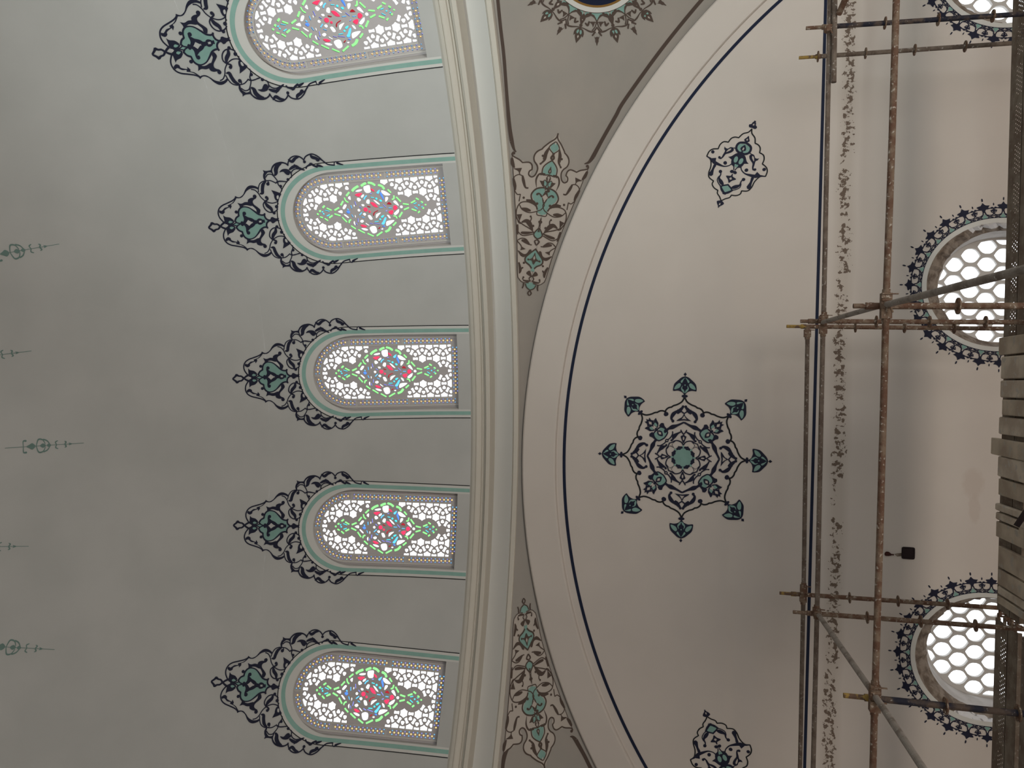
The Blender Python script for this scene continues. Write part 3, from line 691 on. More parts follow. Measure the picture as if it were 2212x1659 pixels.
DD('g_cyan','1732,662,22','1765,1042,20','2508,822,16','722,890,18'); Q_('g_cyan','1778,690 1815,682 1835,712 1805,726','1782,1000 1812,972 1848,970 1830,1000 1800,1020','680,858 712,838 722,848 700,868')
Q_('w','1515,440 1560,420 1625,412 1638,470 1634,540 1560,552 1520,505','1355,515 1400,488 1478,478 1474,505 1410,525','1205,628 1250,590 1252,665','1368,655 1400,628 1446,668 1395,702','1452,605 1505,570 1505,605 1460,638',
  '1535,730 1560,672 1602,678 1588,752','1085,810 1128,740 1168,750 1122,822','990,868 1068,838 1074,898','1092,925 1122,918 1185,975 1160,988','1260,1088 1285,1050 1290,1138','1382,1060 1430,1032 1458,1060 1418,1092',
  '1485,1090 1550,1140 1540,1152 1488,1115','1388,1192 1450,1188 1515,1215 1500,1240 1440,1230','1540,965 1590,958 1625,1030 1575,1040','1550,1200 1600,1160 1668,1172 1680,1270 1600,1295','1835,520 1900,530 2000,606 1910,615 1850,575',
  '1668,682 1722,700 1792,775 1740,760','1900,650 1950,645 1940,690 1895,732','2038,742 2082,712 2135,795 2120,810','2030,948 2128,872 2118,935 2060,980','1688,1000 1702,945 1790,918 1745,968 1695,1022','1895,965 1940,980 1962,1032 1930,1030',
  '1865,1150 1890,1082 2025,1070 1975,1125 1885,1172','1525,578 1560,572 1545,610','1440,755 1485,752 1498,782 1460,790','1450,930 1490,908 1510,940 1480,965','1300,745 1318,770 1300,795','1298,935 1318,960 1305,998','1760,1225 1790,1208 1808,1222 1785,1240','1538,850 1560,830 1560,870')
DD('w','1385,857,26','2180,835,28')
HULL = [AL(x, y) for x, y in [(565,890),(620,800),(740,700),(800,750),(900,800),(1000,750),(1080,640),(1120,560),(1250,470),(1400,370),(1590,320),(1800,380),(1930,460),(2060,570),(2150,690),(2230,750),(2350,740),(2460,655),(2560,700),(2660,760),(2700,820),(2660,900),(2540,960),(2480,1010),(2380,940),(2300,910),(2230,940),(2130,1080),(2000,1230),(1850,1320),(1650,1400),(1480,1350),(1320,1280),(1180,1170),(1080,1060),(1000,980),(900,970),(800,1060),(700,1000),(600,940)]]
holes = []
for c, P in HO:
    P = [AL(x, y) for x, y in P]
    if parea(P) < 0: P = P[::-1]
    if any(overlap(P, q) for _, q in holes): 
        if len(P) and abs(parea(P)) > 0:
            cxm = sum(p[0] for p in P)/len(P); cym = sum(p[1] for p in P)/len(P); P = [(cxm+(x-cxm)*.72, cym+(y-cym)*.72) for x, y in P]
        if any(overlap(P, q) for _, q in holes): continue
    holes.append((c, P))
SP = (abs(st[0][1]-st[1][1]))                  # star spacing along the window
SL = abs(st[0][0]-st[2][0])/2                  # row offset across it
def pane_outline(hw, l0, l1, n=24):
    ls = l1-hw*1.0
    return [(hw, l0)]+[(hw*cos(pi*i/n), ls+(l1-ls)*sin(pi*i/n)) for i in range(n+1)]+[(-hw, l0)]
PANE = pane_outline(PH, PL0, PL1)
l_st = st[0][1]; sgn = 1
for row in range(-3, 4):
    AN = SL/(.866*SP)
    for kk in range(-8, 16):
        s = row*SL/AN; l = l_st-kk*SP-(0 if row % 2 else SP/2)
        cells = [[(s+q*cos(t), l+q*sin(t)) for t, q in [(i*pi/6+pi/2, (.285 if i % 2 else .228)*SP) for i in range(12)]]]
        # row direction: stars point to the cell centroids; lateral scale follows SL
        for ang in (pi/2, pi/2+pi/3, pi/2-pi/3):
            ux, uy = cos(ang), sin(ang); mx, my = s+ux*SP/2, l+uy*SP/2; h, w = .165*SP, .088*SP
            cells.append([(mx+ux*a-uy*b, my+uy*a+ux*b) for a, b in ((-h,-w*1.15),(0,-w*.85),(h,-w*1.15),(h*1.1,0),(h,w*1.15),(0,w*.85),(-h,w*1.15),(-h*1.1,0))])
        for ang in (0, pi):
            ux, uy = cos(ang), sin(ang); mx, my = s+ux*SP*.577, l; r0 = .125*SP
            cells.append([(mx+r0*q*cos(t+ang), my+r0*q*sin(t+ang)) for t, q in [(i*pi/6, (1.12, .98, .86, .98)[i % 4]) for i in range(12)]])
        for C_ in cells:
            C2 = clip([(x*AN, y) for x, y in C_], PANE)
            if len(C2) < 3 or abs(parea(C2)) < .00022: continue
            if parea(C2) < 0: C2 = C2[::-1]
            if any(inpoly(p, HULL) for p in C2) or any(overlap(C2, q) for _, q in holes): continue
            holes.append(('w', C2))
# pierced border strip
FOZ = arch(.487, 2.833, 4.20, 4.713); FO = [(s, (z-2.8)*LF) for s, z in FOZ]
def along(P, step):
    out = []; acc = step/2
    for a, b in zip(P, P[1:]):
        L_ = math.dist(a, b); t = acc
        while t < L_:
            out.append((a[0]+(b[0]-a[0])*t/L_, a[1]+(b[1]-a[1])*t/L_, math.atan2(b[1]-a[1], b[0]-a[0]))); t += step
        acc = t-L_
    return out
mid = pane_outline(PH+.056, PL0-.050, PL1+.056, 40); pst = .0265
seq = along(mid[0:1]+mid[1:], pst); bot = along([(-PH*.98, PL0-.05), (PH*.98, PL0-.05)], pst)
for run in (seq, bot):
    for i, (x, y, a) in enumerate(run):
        if i % 26 in (0, 25) or (run is bot and abs(i-len(run)/2) < 1): continue
        ca, sa = cos(a), sin(a)
        def tf(P): return [(x+p*ca-q*sa, y+p*sa+q*ca) for p, q in P]
        if i % 2: holes.append(('g_orange', tf([(.0100*cos(t*pi/4), .0112*sin(t*pi/4)) for t in range(8)])))
        else:
            for sg in (1, -1): holes.append(('g_violet' if i % 4 else 'g_sky', tf([(-.0108, .0285*sg), (0, .0125*sg), (.0108, .0285*sg)][::sg])))
bad = 0; keep = []
for h in holes:
    if parea(h[1]) < 0: h = (h[0], h[1][::-1])
    keep.append(h)
holes = keep
def plate(name, outl, hs, th, to3, m):
    cu = bpy.data.curves.new(name, 'CURVE'); cu.dimensions = '2D'; cu.fill_mode = 'BOTH'; cu.extrude = th/2
    for P in [outl]+hs:
        sp = cu.splines.new('POLY'); sp.points.add(len(P)-1); sp.use_cyclic_u = True
        for i, p in enumerate(P): sp.points[i].co = (p[0], p[1], 0, 1)
    ob = bpy.data.objects.new(name, cu); COL.objects.link(ob); bpy.context.view_layer.update()
    me0 = bpy.data.meshes.new_from_object(ob.evaluated_get(bpy.context.evaluated_depsgraph_get()))
    V = [to3(v.co.x, v.co.y, v.co.z) for v in me0.vertices]; F = [tuple(p.vertices) for p in me0.polygons]
    bpy.data.objects.remove(ob); bpy.data.curves.remove(cu); bpy.data.meshes.remove(me0)
    return mesh(name, V, F, m)
def sweep(path, hw, depth, to3, closed=False):
    """square rib along a path lying on the panel"""
    V, F = ribbon(path, [hw*2]*len(path), closed); n = len(V)
    VV = [to3(x, y, 0) for x, y in V]+[to3(x, y, depth) for x, y in V]; FF = [tuple(i+n for i in f) for f in F]
    m_ = len(path)
    for i in range(m_ if closed else m_-1):
        a, b = 2*i, 2*((i+1) % m_); FF += [(a, b, b+n, a+n), (a+1, b+1, b+1+n, a+1+n)]
    return VV, FF
WL = ['topmost in the photo, cut by its edge', 'second from the top of the photo', 'third from the top of the photo', 'second from the bottom of the photo', 'lowest in the photo']
GN = dict(g_green='green_glass', g_blue='deep_blue_glass', g_sky='light_blue_glass', g_cyan='cyan_glass', g_red='red_glass', g_dred='dark_red_glass', g_violet='violet_glass', g_orange='orange_glass')
first = None
BLK = arch(.612, 2.675, 4.20, 4.797, 48); 
def rail(hw, zs, za, n=48): return arch(hw, 2.672, zs, za, n)
for k in range(5):
    az = AX[k]; base = dome_pt(az, 2.83)
    root = empty('window_%d' % (k+1), base); tag(root, 'arched stained glass window of the dome with red, blue and green glass flowers, '+WL[k], kind='structure')
    if k == 0:
        pl = plate('pierced_lattice', FO, [h[1] for h in holes], .030, lambda x, y, z: wpt(az, x, y, z), 'lattice'); pl['label'] = 'pierced plaster lattice of stars and vine scrolls'
        kids = [pl]
        for g in GN:
            parts = []
            for c, P in holes:
                if c == g:
                    cx_ = sum(p[0] for p in P)/len(P); cy_ = sum(p[1] for p in P)/len(P)
                    parts.append(([wpt(az, cx_+(x-cx_)*1.12, cy_+(y-cy_)*1.12, -.006) for x, y in P], [tuple(range(len(P)))]))
            V, F = join(parts); kids.append(mesh(GN[g], V, F, g))
        P = pane_outline(PH+.01, PL0-.01, PL1+.01); kids.append(mesh('clear_glass', [wpt(az, x, y, -.018) for x, y in P], [tuple(range(len(P)))], 'g_clear'))
        ribs = [sweep(pane_outline(PH+.012, PL0-.012, PL1+.012, 40), .009, .028, lambda x, y, z: wpt(az, x, y, z), True),
                sweep(pane_outline(PH+.104, PL0-.093, PL1+.104, 40), .011, .034, lambda x, y, z: wpt(az, x, y, z), True)]
        for i, (x, y, a) in enumerate(seq):
            if i % 26 == 25: ribs.append(sweep([(x+.045*sin(a), y-.045*cos(a)), (x-.045*sin(a), y+.045*cos(a))], .012, .022, lambda x, y, z: wpt(az, x, y, z)))
        V, F = join(ribs); kids.append(mesh('window_frame', V, F, 'plaster'))
        # reveal from the dome surface to the panel
        rim_ = REC+[(-.497+.994*i/6, 2.83) for i in range(1, 6)]; inner = FO+[(-.487+.974*i/6, FO[0][1]) for i in range(1, 6)]
        n = len(inner); V = []
        for j, t in enumerate((0, .12, .5, 1)):
            for (s0, z), (s, l) in zip(rim_, inner):
                p0 = dome_pt(az+s2az(s0, z), z); p1 = wpt(az, s, l, -.012)
                q = p0+(p1-p0)*t
                V.append(q)
        F = [(j*n+i, j*n+(i+1) % n, (j+1)*n+(i+1) % n, (j+1)*n+i) for j in range(3) for i in range(n)]
        kids.append(mesh('window_reveal', V, F, 'plaster'))
        def strip(a_, b_, m, off):
            n_ = len(a_); V = [dome_pt(az+s2az(s, z), z, off) for s, z in a_]+[dome_pt(az+s2az(s, z), z, off) for s, z in b_]
            return mesh(m[0], V, [(i, i+1, i+1+n_, i+n_) for i in range(n_-1)], m[1])
        kids.append(strip(rail(.617, 4.20, 4.802), rail(.606, 4.20, 4.791), ('painted_outline', 'black'), .004))
        kids.append(strip(rail(.572, 4.19, 4.760), rail(.524, 4.17, 4.715), ('painted_teal_band', 'tealband'), .004))
        kids.append(mesh('painted_ground', *(lambda a_, b_: ([dome_pt(az+s2az(s, z), z, .0015) for s, z in a_]+[dome_pt(az+s2az(s, z), z, .0015) for s, z in b_], [(i, i+1, i+1+len(a_), i+len(a_)) for i in range(len(a_)-1)]))(rail(.610, 4.20, 4.795), rail(.50, 4.12, 4.63)), 'white'))
        for c_ in kids:
            if c_.name.split('.')[0] in GN.values() or c_.name.startswith('clear_glass'): c_.parent = kids[0]
            else: rooted(root, c_)
        first = (root, kids, az)
    else:
        d = az-first[2]; Rm = Matrix.Translation(Vector((X0, Y0, 0)))@Matrix.Rotation(-rad(d), 4, 'Z')@Matrix.Translation(-Vector((X0, Y0, 0)))
        root.location = (0, 0, 0); root.matrix_world = Rm@Matrix.Translation(first[0].location)
        lat = None
        for c_ in first[1]:
            o = c_.copy(); COL.objects.link(o)
            if c_.parent == first[0]: o.parent = root; o.matrix_parent_inverse = c_.matrix_parent_inverse.copy()
            else: o.parent = lat
            lat = lat or o
# crests
ca = mirrored_crest(crest_half()); first = None
CL = ['over the topmost stained glass window at the photo edge', 'over the second stained glass window from the top', 'over the third, middle stained glass window', 'over the second lowest stained glass window', 'over the lowest stained glass window']
for k in range(5):
    az = AX[k]; lean = {0: .0, 1: 0, 2: -.05, 3: .12, 4: 0}[k]
    root = empty('painted_crest', dome_pt(az, 5.0)); tag(root, 'navy and teal scroll crest '+CL[k], 'painted ornament', 'painted crests over the dome windows')
    if k == 0:
        kids = paint('crest', ca, lambda x, y, o: dome_pt(az+x, y, o), ['teal', 'teal2', 'navy', 'ground2'], root, maxlen=.15, names={'teal': 'teal_field', 'teal2': 'teal_leaf', 'navy': 'navy_scrollwork', 'ground2': 'pale_opening'})
        first = (root, kids, az)
    else:
        Rm = Matrix.Translation(Vector((X0, Y0, 0)))@Matrix.Rotation(-rad(az-first[2]), 4, 'Z')@Matrix.Translation(-Vector((X0, Y0, 0)))
        root.location = (0, 0, 0); root.matrix_world = Rm@Matrix.Translation(first[0].location)
        for c_ in first[1]:
            o = c_.copy(); COL.objects.link(o); o.parent = root; o.matrix_parent_inverse = first[1][0].matrix_parent_inverse.copy()
# pale sprigs high on the dome
sp = dome_sprig()
for (px, py, lb) in ((128,527,'long teal sprig painted high on the dome, topmost of the row'), (68,758,'short visible tip of a teal sprig on the dome, second from the top'), (181,957,'longest teal sprig painted on the dome, middle of the row'), (62,1180,'short visible tip of a teal sprig on the dome, second from the bottom'), (118,1403,'teal sprig painted on the dome, lowest of the row')):
    a_, z_ = dome_az(px, py); th0 = math.asin((z_-DZ)/DR)
    def f(x, y, o, a_=a_, th0=th0):
        th = th0+(1.02-y)*.37/DR; z = DZ+DR*sin(th); return dome_pt(a_+math.degrees(x*.52/(DR*cos(th))), z, o)
    root = empty('painted_sprig', dome_pt(a_, z_)); tag(root, lb, 'painted ornament', 'pale teal sprigs high on the dome')
    paint('sprig', sp, f, ['tealdark'], root, maxlen=.2, names={'tealdark': 'teal_stem'})

# ------------------------------------------------------------------ ornament on the lunette wall
def onwall(cx, cz, k, rot=0):
    return lambda x, y, o: Vector((cx+(x*cos(rot)-y*sin(rot))*k, WY-o, cz+(x*sin(rot)+y*cos(rot))*k))
fin, lob, card, diag = rosette_parts()
root = empty('painted_rosette', (-.913, WY, -.07)); tag(root, 'large eight armed navy and teal rosette painted in the middle of the lunette wall', 'painted ornament')
def spin(a, th): return a.map(lambda x, y: (x*cos(th)-y*sin(th), x*sin(th)+y*cos(th)))
w_ = onwall(-.913, -.07, .001418); la = Art()
for i in range(8): la += spin(lob, i*pi/4)
paint_one('scalloped_outline', la, w_, root)
for i in range(8):
    paint_one('outer_palmette', spin(fin, i*pi/4), w_, root, i0=80)
    paint_one('corner_flower' if i % 2 else 'scroll_spray', spin(diag if i % 2 else card, i*pi/4), w_, root, i0=120)
c_ = Art(); c_.poly('navy', [((112 if i % 2 else 86)*cos(i*pi/8), (112 if i % 2 else 86)*sin(i*pi/8)) for i in range(16)])
c_.poly('navy', [(122*cos(i*pi/4), 122*sin(i*pi/4)) if 0 else (108*cos(pi/8+i*pi/4), 108*sin(pi/8+i*pi/4)) for i in range(8)])
for i in range(8):
    t = i*pi/4; c_.E('teal', 98*cos(t), 98*sin(t), 13, 8, math.degrees(t))
c_.poly('teal', [((72+12*abs(cos(4*t)))*cos(t), (72+12*abs(cos(4*t)))*sin(t)) for t in [i*2*pi/96+pi/8 for i in range(96)]])
paint_one('centre_star', c_, w_, root, i0=200)
# two corner medallions, mirror images
mh = medallion_half().px().map(lambda x, y: tuple((on_y(x, y, WY).x, on_y(x, y, WY).z)))
pa = on_y(1500+430/7.54, 240+1475/7.54, WY); pb = on_y(1500+937/7.54, 240+288/7.54, WY)
dv = Vector((pb.x-pa.x, pb.z-pa.z)).normalized(); nv = Vector((-dv.y, dv.x))
def refl(x, z):
    v = Vector((x-pa.x, z-pa.z)); v -= nv*(2*v.dot(nv)); return (pa.x+v.x, pa.z+v.y)
ma = Art()
for l, V, F in mh.it: ma.it.append((l, V, F)); ma.it.append((l, [refl(*v) for v in V], F))
for sg, lb in ((0, 'slanting navy and teal cartouche painted near the upper edge of the photo'), (1, 'slanting navy and teal cartouche cut by the lower edge of the photo')):
    root = empty('painted_cartouche', (2.83 if not sg else 2*XE-.05-2.83, WY, -.64)); tag(root, lb, 'painted ornament', 'painted cartouches beside the rosette')
    paint('cartouche', ma, (lambda x, y, o: Vector((x, WY-o, y))) if not sg else (lambda x, y, o: Vector((2*XE-.05-x, WY-o, y))), ['teal', 'black', 'navy', 'ground'], root, names={'black': 'scalloped_outline', 'navy': 'navy_scrollwork', 'teal': 'teal_field', 'ground': 'pale_opening'})

# ------------------------------------------------------------------ pendentive ornament
import numpy as np
LM = [((1143,636),(1130,1301.7)), ((1205.4,288),(1173.4,1654.8)), ((1108,330),(1092.3,1636.5)), ((1270,355),(1239.7,1587.4)), ((1177.7,426.4),(1150,1522)), ((1117.4,590),(1109.9,1344)), ((1179,590),(1159.2,1339.4))]
def qb(x, y): x, y = (x-1170)/100, (y-450)/150; return (1, x, y, x*y, y*y)
QA = np.array([qb(*a) for a, b in LM]); QX, QY = (np.linalg.lstsq(QA, np.array([b[i] for a, b in LM]), rcond=None)[0] for i in (0, 1))
def lower_px(x, y): b = np.array(qb(x, y)); return (float(b@QX), float(b@QY))
pup = pend_half()
for sg, lb in ((1, 'brown and teal painted arabesque between arch and cornice, upper one in the photo'), (-1, 'brown and teal painted arabesque between arch and cornice, lower one in the photo')):
    ph = (pup if sg == 1 else pup.map(lower_px)).map(pend_loc)
    root = empty('painted_arabesque', pend_pt(sg*.25, 8.75)); tag(root, lb, 'painted ornament', 'painted arabesques on the pendentives')
    paint('arabesque', ph, lambda x, y, o: pend_pt(x, y, o), ['pground', 'teal', 'brown'], root, maxlen=.12, names={'pground': 'light_ground', 'teal': 'teal_field', 'brown': 'brown_scrollwork'})
f1_ = Art().B('brown', '1243,1598,9 1262,1632,8 1277,1662,8 1310,1722,8').B('brown', '1243,1598,9 1237,1592,6 1231,1591,2')
f2_ = Art().B('brown', '1089.5,1632,9 1087,1645,8 1085,1664,7 1081,1705,7').B('brown', '1089.5,1632,9 1095,1622,5 1099,1617,2')
e1_ = Art().B('brown', '1556,-40,8 1515,0,8 1431,103,8 1350,215,8 1330,250,8 1302,299,8 1281,338,9').B('brown', '1281,338,9 1272,350,6 1262,354,2')
e2_ = Art().B('brown', '1072,-40,7 1075,0,7 1081,60,7 1088,120,7 1094,200,7 1100,270,8 1105,305,9').B('brown', '1105,305,9 1110,322,5 1115,328,2')
for sg, lb in ((1, 'brown painted border lines of the upper pendentive in the photo'), (-1, 'brown painted border lines of the lower pendentive in the photo')):
    root = empty('painted_border', pend_pt(sg*.3, 9.0)); tag(root, lb, 'painted line', 'brown border lines of the pendentives')
    for nm, e_ in (('line_along_arch', e1_ if sg == 1 else f1_), ('line_along_cornice', e2_ if sg == 1 else f2_)): paint_one(nm, e_.map(pend_loc), lambda x, y, o: pend_pt(x, y, o), root, maxlen=.12)
root = empty('painted_roundel', pend_pt(*pend_loc(1289, -75))); tag(root, 'dark blue roundel with gold ring and brown fringe at the upper photo edge', 'painted ornament')
cxp, cyp, kz = 1289.0, -74.6, 6.506
for i, rl in enumerate(roundel_art()):
    paint_one('pendant_flower' if i % 2 else 'scroll_pendant', rl.map(lambda x, y: (cxp+x/kz, cyp-y/kz)).map(pend_loc), lambda x, y, o: pend_pt(x, y, o), root, maxlen=.12)
cc = Art()
def ringp(ly, r0, r1, n=72):
    V = [(cxp+r/kz*cos(2*pi*i/n), cyp+r/kz*sin(2*pi*i/n)) for r in (r0, r1) for i in range(n)]; cc.it.append((ly, V, [(i, (i+1) % n, n+(i+1) % n, n+i) for i in range(n)]))
ringp('white', 0, 668); ringp('brown', 662, 670); ringp('gold', 545, 592); ringp('blue', 0, 560)
cc.B('gold', '1280,6,.8 1285,-4,1.2 1290,2,1.6 1300,3,1 1296,-8,.6')
paint('roundel', cc.map(pend_loc), lambda x, y, o: pend_pt(x, y, o), ['pground', 'teal', 'brown', 'white', 'gold', 'blue'], root, base=.009, maxlen=.12, names={'pground': 'pale_opening', 'white': 'white_ring', 'gold': 'gold_ring', 'blue': 'dark_blue_disc', 'teal': 'teal_field', 'brown': 'brown_scrollwork'})
# ------------------------------------------------------------------ lower arched windows: deep reveals, plaster honeycomb grille, painted fringe
fr = fringe_unit()
LWL = ['partly behind the scaffold tubes in the middle', 'near the lower right corner of the photo', 'at the upper right corner of the photo']
GY = 10.62
for k, (x0, za) in enumerate(LW):
    root = empty('window_%d' % (6+k), (x0, WY, za)); tag(root, 'arched lower window with a white plaster honeycomb grille, '+LWL[k], kind='structure')
    kids = []
    R0 = larch(x0, za, LR, LZB, 48); n = len(R0)
    rnd = random.Random(k+3); jit = [rnd.uniform(-.012, .016) for _ in R0]
    def ringat(r, dz, y, j=0, zb=LZB):
        P = larch(x0, za-dz, r, zb, 48); return [Vector((x+(x-x0)*jit[i]*j, y, z+(jit[i]*j if 7 < i < n-8 else 0))) for i, (x, z) in enumerate(P)]
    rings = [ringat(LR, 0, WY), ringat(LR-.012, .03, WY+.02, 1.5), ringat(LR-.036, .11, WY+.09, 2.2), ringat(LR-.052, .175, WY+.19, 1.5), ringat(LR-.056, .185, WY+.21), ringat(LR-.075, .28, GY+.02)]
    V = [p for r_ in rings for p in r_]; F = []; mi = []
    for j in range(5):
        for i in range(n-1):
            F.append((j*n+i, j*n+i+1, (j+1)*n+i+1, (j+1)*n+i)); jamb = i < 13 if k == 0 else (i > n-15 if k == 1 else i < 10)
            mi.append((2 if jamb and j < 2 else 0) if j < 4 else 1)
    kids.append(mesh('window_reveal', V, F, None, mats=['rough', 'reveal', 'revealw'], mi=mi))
    # white plaster rim flush with the wall
    a_ = larch(x0, za+.055, LR+.055, LZB, 48); b_ = larch(x0, za, LR-.002, LZB, 48)
    kids.append(mesh('plaster_rim', [Vector((x, WY-.003, z)) for x, z in a_]+[Vector((x+(x-x0)*jit[i]*.5, WY-.003, z)) for i, (x, z) in enumerate(b_)], [(i, i+1, n+i+1, n+i) for i in range(n-1)], 'white'))
    # grille
    go = larch(x0, za-.25, LR-.05, -6.0, 36)
    clipo = larch(x0, za-.30, LR-.095, -5.9, 36)
    hs = []; dx, dzr = .222, .187
    for r_ in range(-1, 18):
        for c_ in range(-4, 5):
            cx = x0+c_*dx+(dx/2 if r_ % 2 else 0); cz = za-.30-r_*dzr
            q_ = [(0,.112),(.020,.101),(.052,.080),(.076,.055),(.088,.022)]; q_ = q_+[(x, -z) for x, z in q_[::-1]]
            C_ = [(cx+x, cz+z) for x, z in q_]+[(cx-x, cz+z) for x, z in q_[::-1][1:-1]]
            C2 = clip(C_, clipo)
            if len(C2) > 2 and abs(parea(C2)) > .0012: hs.append(C2 if parea(C2) > 0 else C2[::-1])
    g = plate('honeycomb_grille', go, hs, .05, lambda x, y, z: Vector((x, GY+z, y)), 'plaster'); kids.append(g)
    kids.append(mesh('window_pane', [Vector((x, GY+.035, z)) for x, z in go], [tuple(range(len(go)))], 'g_clear'))
    for c_ in kids: rooted(root, c_)
    # painted fringe
    fo = empty('painted_fringe', (x0, WY, za+.06)); tag(fo, 'navy and teal lace fringe around the lower window '+['behind the middle scaffold tubes', 'near the lower right photo corner', 'at the upper right photo corner'][k], 'painted ornament', 'painted fringes of the lower windows')
    rl_ = .792; zc_ = za+.055-LR*1.06*1.0+.0; zc_ = (za+.057)-rl_*1.04; al = rl_*pi/2*1.02
    def pt(t, h):
        sg = 1 if t >= 0 else -1; t = abs(t)
        if t < al: a = t/al*pi/2; return (x0+sg*(rl_*sin(a)+h*sin(a)), zc_+rl_*1.04*cos(a)+h*cos(a))
        return (x0+sg*(rl_+h), zc_-(t-al))
    U = .001335; per = 140*U; A = Art()
    for i in range(-17, 18):
        mo = fr.map(lambda x, y, i=i: pt(i*per+x*U, y*U)); mid_ = pt(i*per, 90*U)
        if mid_[1] < -4.35: continue
        paint_one('lace_motif', mo, lambda x, y, o: Vector((x, WY-o, y)), fo)
    ts = [i*.03 for i in range(-95, 96)]
    A.it.append(('navy', [pt(t, -.004) for t in ts]+[pt(t, .0045) for t in ts], [(i, i+1, len(ts)+i+1, len(ts)+i) for i in range(len(ts)-1)]))
    paint('fringe', A, lambda x, y, o: Vector((x, WY-o, y)), ['teal', 'navy'], fo, names={'navy': 'edge_line'})

# ------------------------------------------------------------------ scaffold
def tube(a, b, r, n=14, caps=True):
    a, b = Vector(a), Vector(b); d = (b-a).normalized(); u = d.orthogonal().normalized(); w = d.cross(u); V = []
    for p in (a, b): V += [p+(u*cos(2*pi*i/n)+w*sin(2*pi*i/n))*r for i in range(n)]
    F = [(i, (i+1) % n, n+(i+1) % n, n+i) for i in range(n)]
    if caps: F += [tuple(range(n))[::-1], tuple(range(n, 2*n))]
    return V, F
def hollow(a, b, r, r2, n=14):
    a, b = Vector(a), Vector(b); d = (b-a).normalized(); u = d.orthogonal().normalized(); w = d.cross(u); V = []
    for p, q in ((a, r), (b, r), (b, r2), (a, r2)): V += [p+(u*cos(2*pi*i/n)+w*sin(2*pi*i/n))*q for i in range(n)]
    F = [(k*n+i, k*n+(i+1) % n, ((k+1) % 4)*n+(i+1) % n, ((k+1) % 4)*n+i) for k in range(4) for i in range(n)]
    return V, F
def box(c, sx, sy, sz, R=None):
    V = []
    for x in (-1, 1):
        for y in (-1, 1):
            for z in (-1, 1):
                p = Vector((x*sx/2, y*sy/2, z*sz/2)); V.append(Vector(c)+(R@p if R else p))
    return V, [(0,1,3,2),(4,6,7,5),(0,4,5,1),(2,3,7,6),(0,2,6,4),(1,5,7,3)]
YF, YM, YN = 9.15, 8.30, 6.05
TR = .0241
def standard(label, p0, p1, Y, discs, m, ms='rust', spig=.22, tophole=True):
    """upright tube: top at picture point p0 (spigot end), foot at p1; discs = picture x of each rosette"""
    A, B = on_y(*p0, Y), on_y(*p1, Y); d = (B-A).normalized(); B = B+d*1.2
    root = empty('scaffold_standard', A); tag(root, label, 'scaffold pole', 'upright scaffold tubes')
    S_ = A+d*spig
    rooted(root, mesh('tube', *join([tube(S_, B, TR)]), m, smooth=False))
    rooted(root, mesh('spigot', *join([hollow(A, S_+d*.02, .0185, .015), hollow(S_-d*.045, S_+d*.01, .0265, .02)]), ms))
    for dxp in discs:
        t = (dxp-p0[0])/(p1[0]-p0[0]); q = on_y(dxp, p0[1]+(p1[1]-p0[1])*t, Y)
        parts = []
        R_ = d.to_track_quat('Z', 'Y').to_matrix(); n = 24; V = []
        for (rr, hh) in ((.024, -.005), (.036, -.005), (.036, .005), (.024, .005)):
            V += [q+R_@Vector((rr*cos(2*pi*i/n), rr*sin(2*pi*i/n), hh)) for i in range(n)]
        parts.append((V, [(k*n+i, k*n+(i+1) % n, ((k+1) % 4)*n+(i+1) % n, ((k+1) % 4)*n+i) for k in range(4) for i in range(n)]))
        V = []
        for (rr, hh) in ((.050, -.005), (.061, -.005), (.061, .005), (.050, .005)):
            V += [q+R_@Vector((rr*cos(2*pi*i/n), rr*sin(2*pi*i/n), hh)) for i in range(n)]
        parts.append((V, [(k*n+i, k*n+(i+1) % n, ((k+1) % 4)*n+(i+1) % n, ((k+1) % 4)*n+i) for k in range(4) for i in range(n)]))
        for i in range(8):
            a = i*pi/4; parts.append(box(q+R_@Vector((.043*cos(a), .043*sin(a), 0)), .018, .013, .0095, R_@Matrix.Rotation(a, 3, 'Z')))
        rooted(root, mesh('rosette_disc', *join(parts), 'rust'))
    return root, A, d
def bar(name, label, group, P, m, r=TR, cat='scaffold pole', heads=(), sleeves=()):
    root = empty(name, P[0]); tag(root, label, cat, group)
    rooted(root, mesh('tube', *join([tube(P[i], P[i+1], r) for i in range(len(P)-1)]), m))
    d = (Vector(P[-1])-Vector(P[0])).normalized()
    for h in heads:                 # cast wedge head with its wedge
        h = Vector(h); R_ = d.to_track_quat('X', 'Z').to_matrix()
        hd = rooted(root, mesh('ledger_head', *join([box(h, .085, .062, .072, R_), tube(h-d*.07, h+d*.07, r*1.18)]), 'rust'))
        mesh('wedge', *join([box(h+Vector((.035, -.03, -.02)), .007, .018, .11)]), 'rust', parent=hd)
    for h in sleeves:
        h = Vector(h); rooted(root, mesh('sleeve', *join([tube(h-d*.06, h+d*.06, r*1.22)]), 'rust'))
    return root
g1 = 'upright scaffold tubes'
standard('dark blue upright scaffold tube at the upper right of the photo', (1741,61), (2212,30), YM, [1912, 2027, 2145], 'bluesteel', 'rust', .20)
standard('plaster spattered upright scaffold tube just below the dark blue one', (1726,125), (2190,93), YF, [1767, 1870, 1976, 2085], 'dusty', 'yellow', .22)
standard('short thick upright scaffold tube in front of the middle window', (1843,661), (2212,661), YN, [2069.6], 'rust', 'rust', .13)
standard('upright scaffold tube between its two neighbours in front of the middle window', (1729,694), (2200,696), YM, [1893, 2008, 2129], 'rust', 'rust', .12)
standard('thin upright scaffold tube with yellow tip, lowest of the middle three', (1699,705), (2168,710), YF, [1848, 1954, 2061], 'rust', 'yellow', .20)
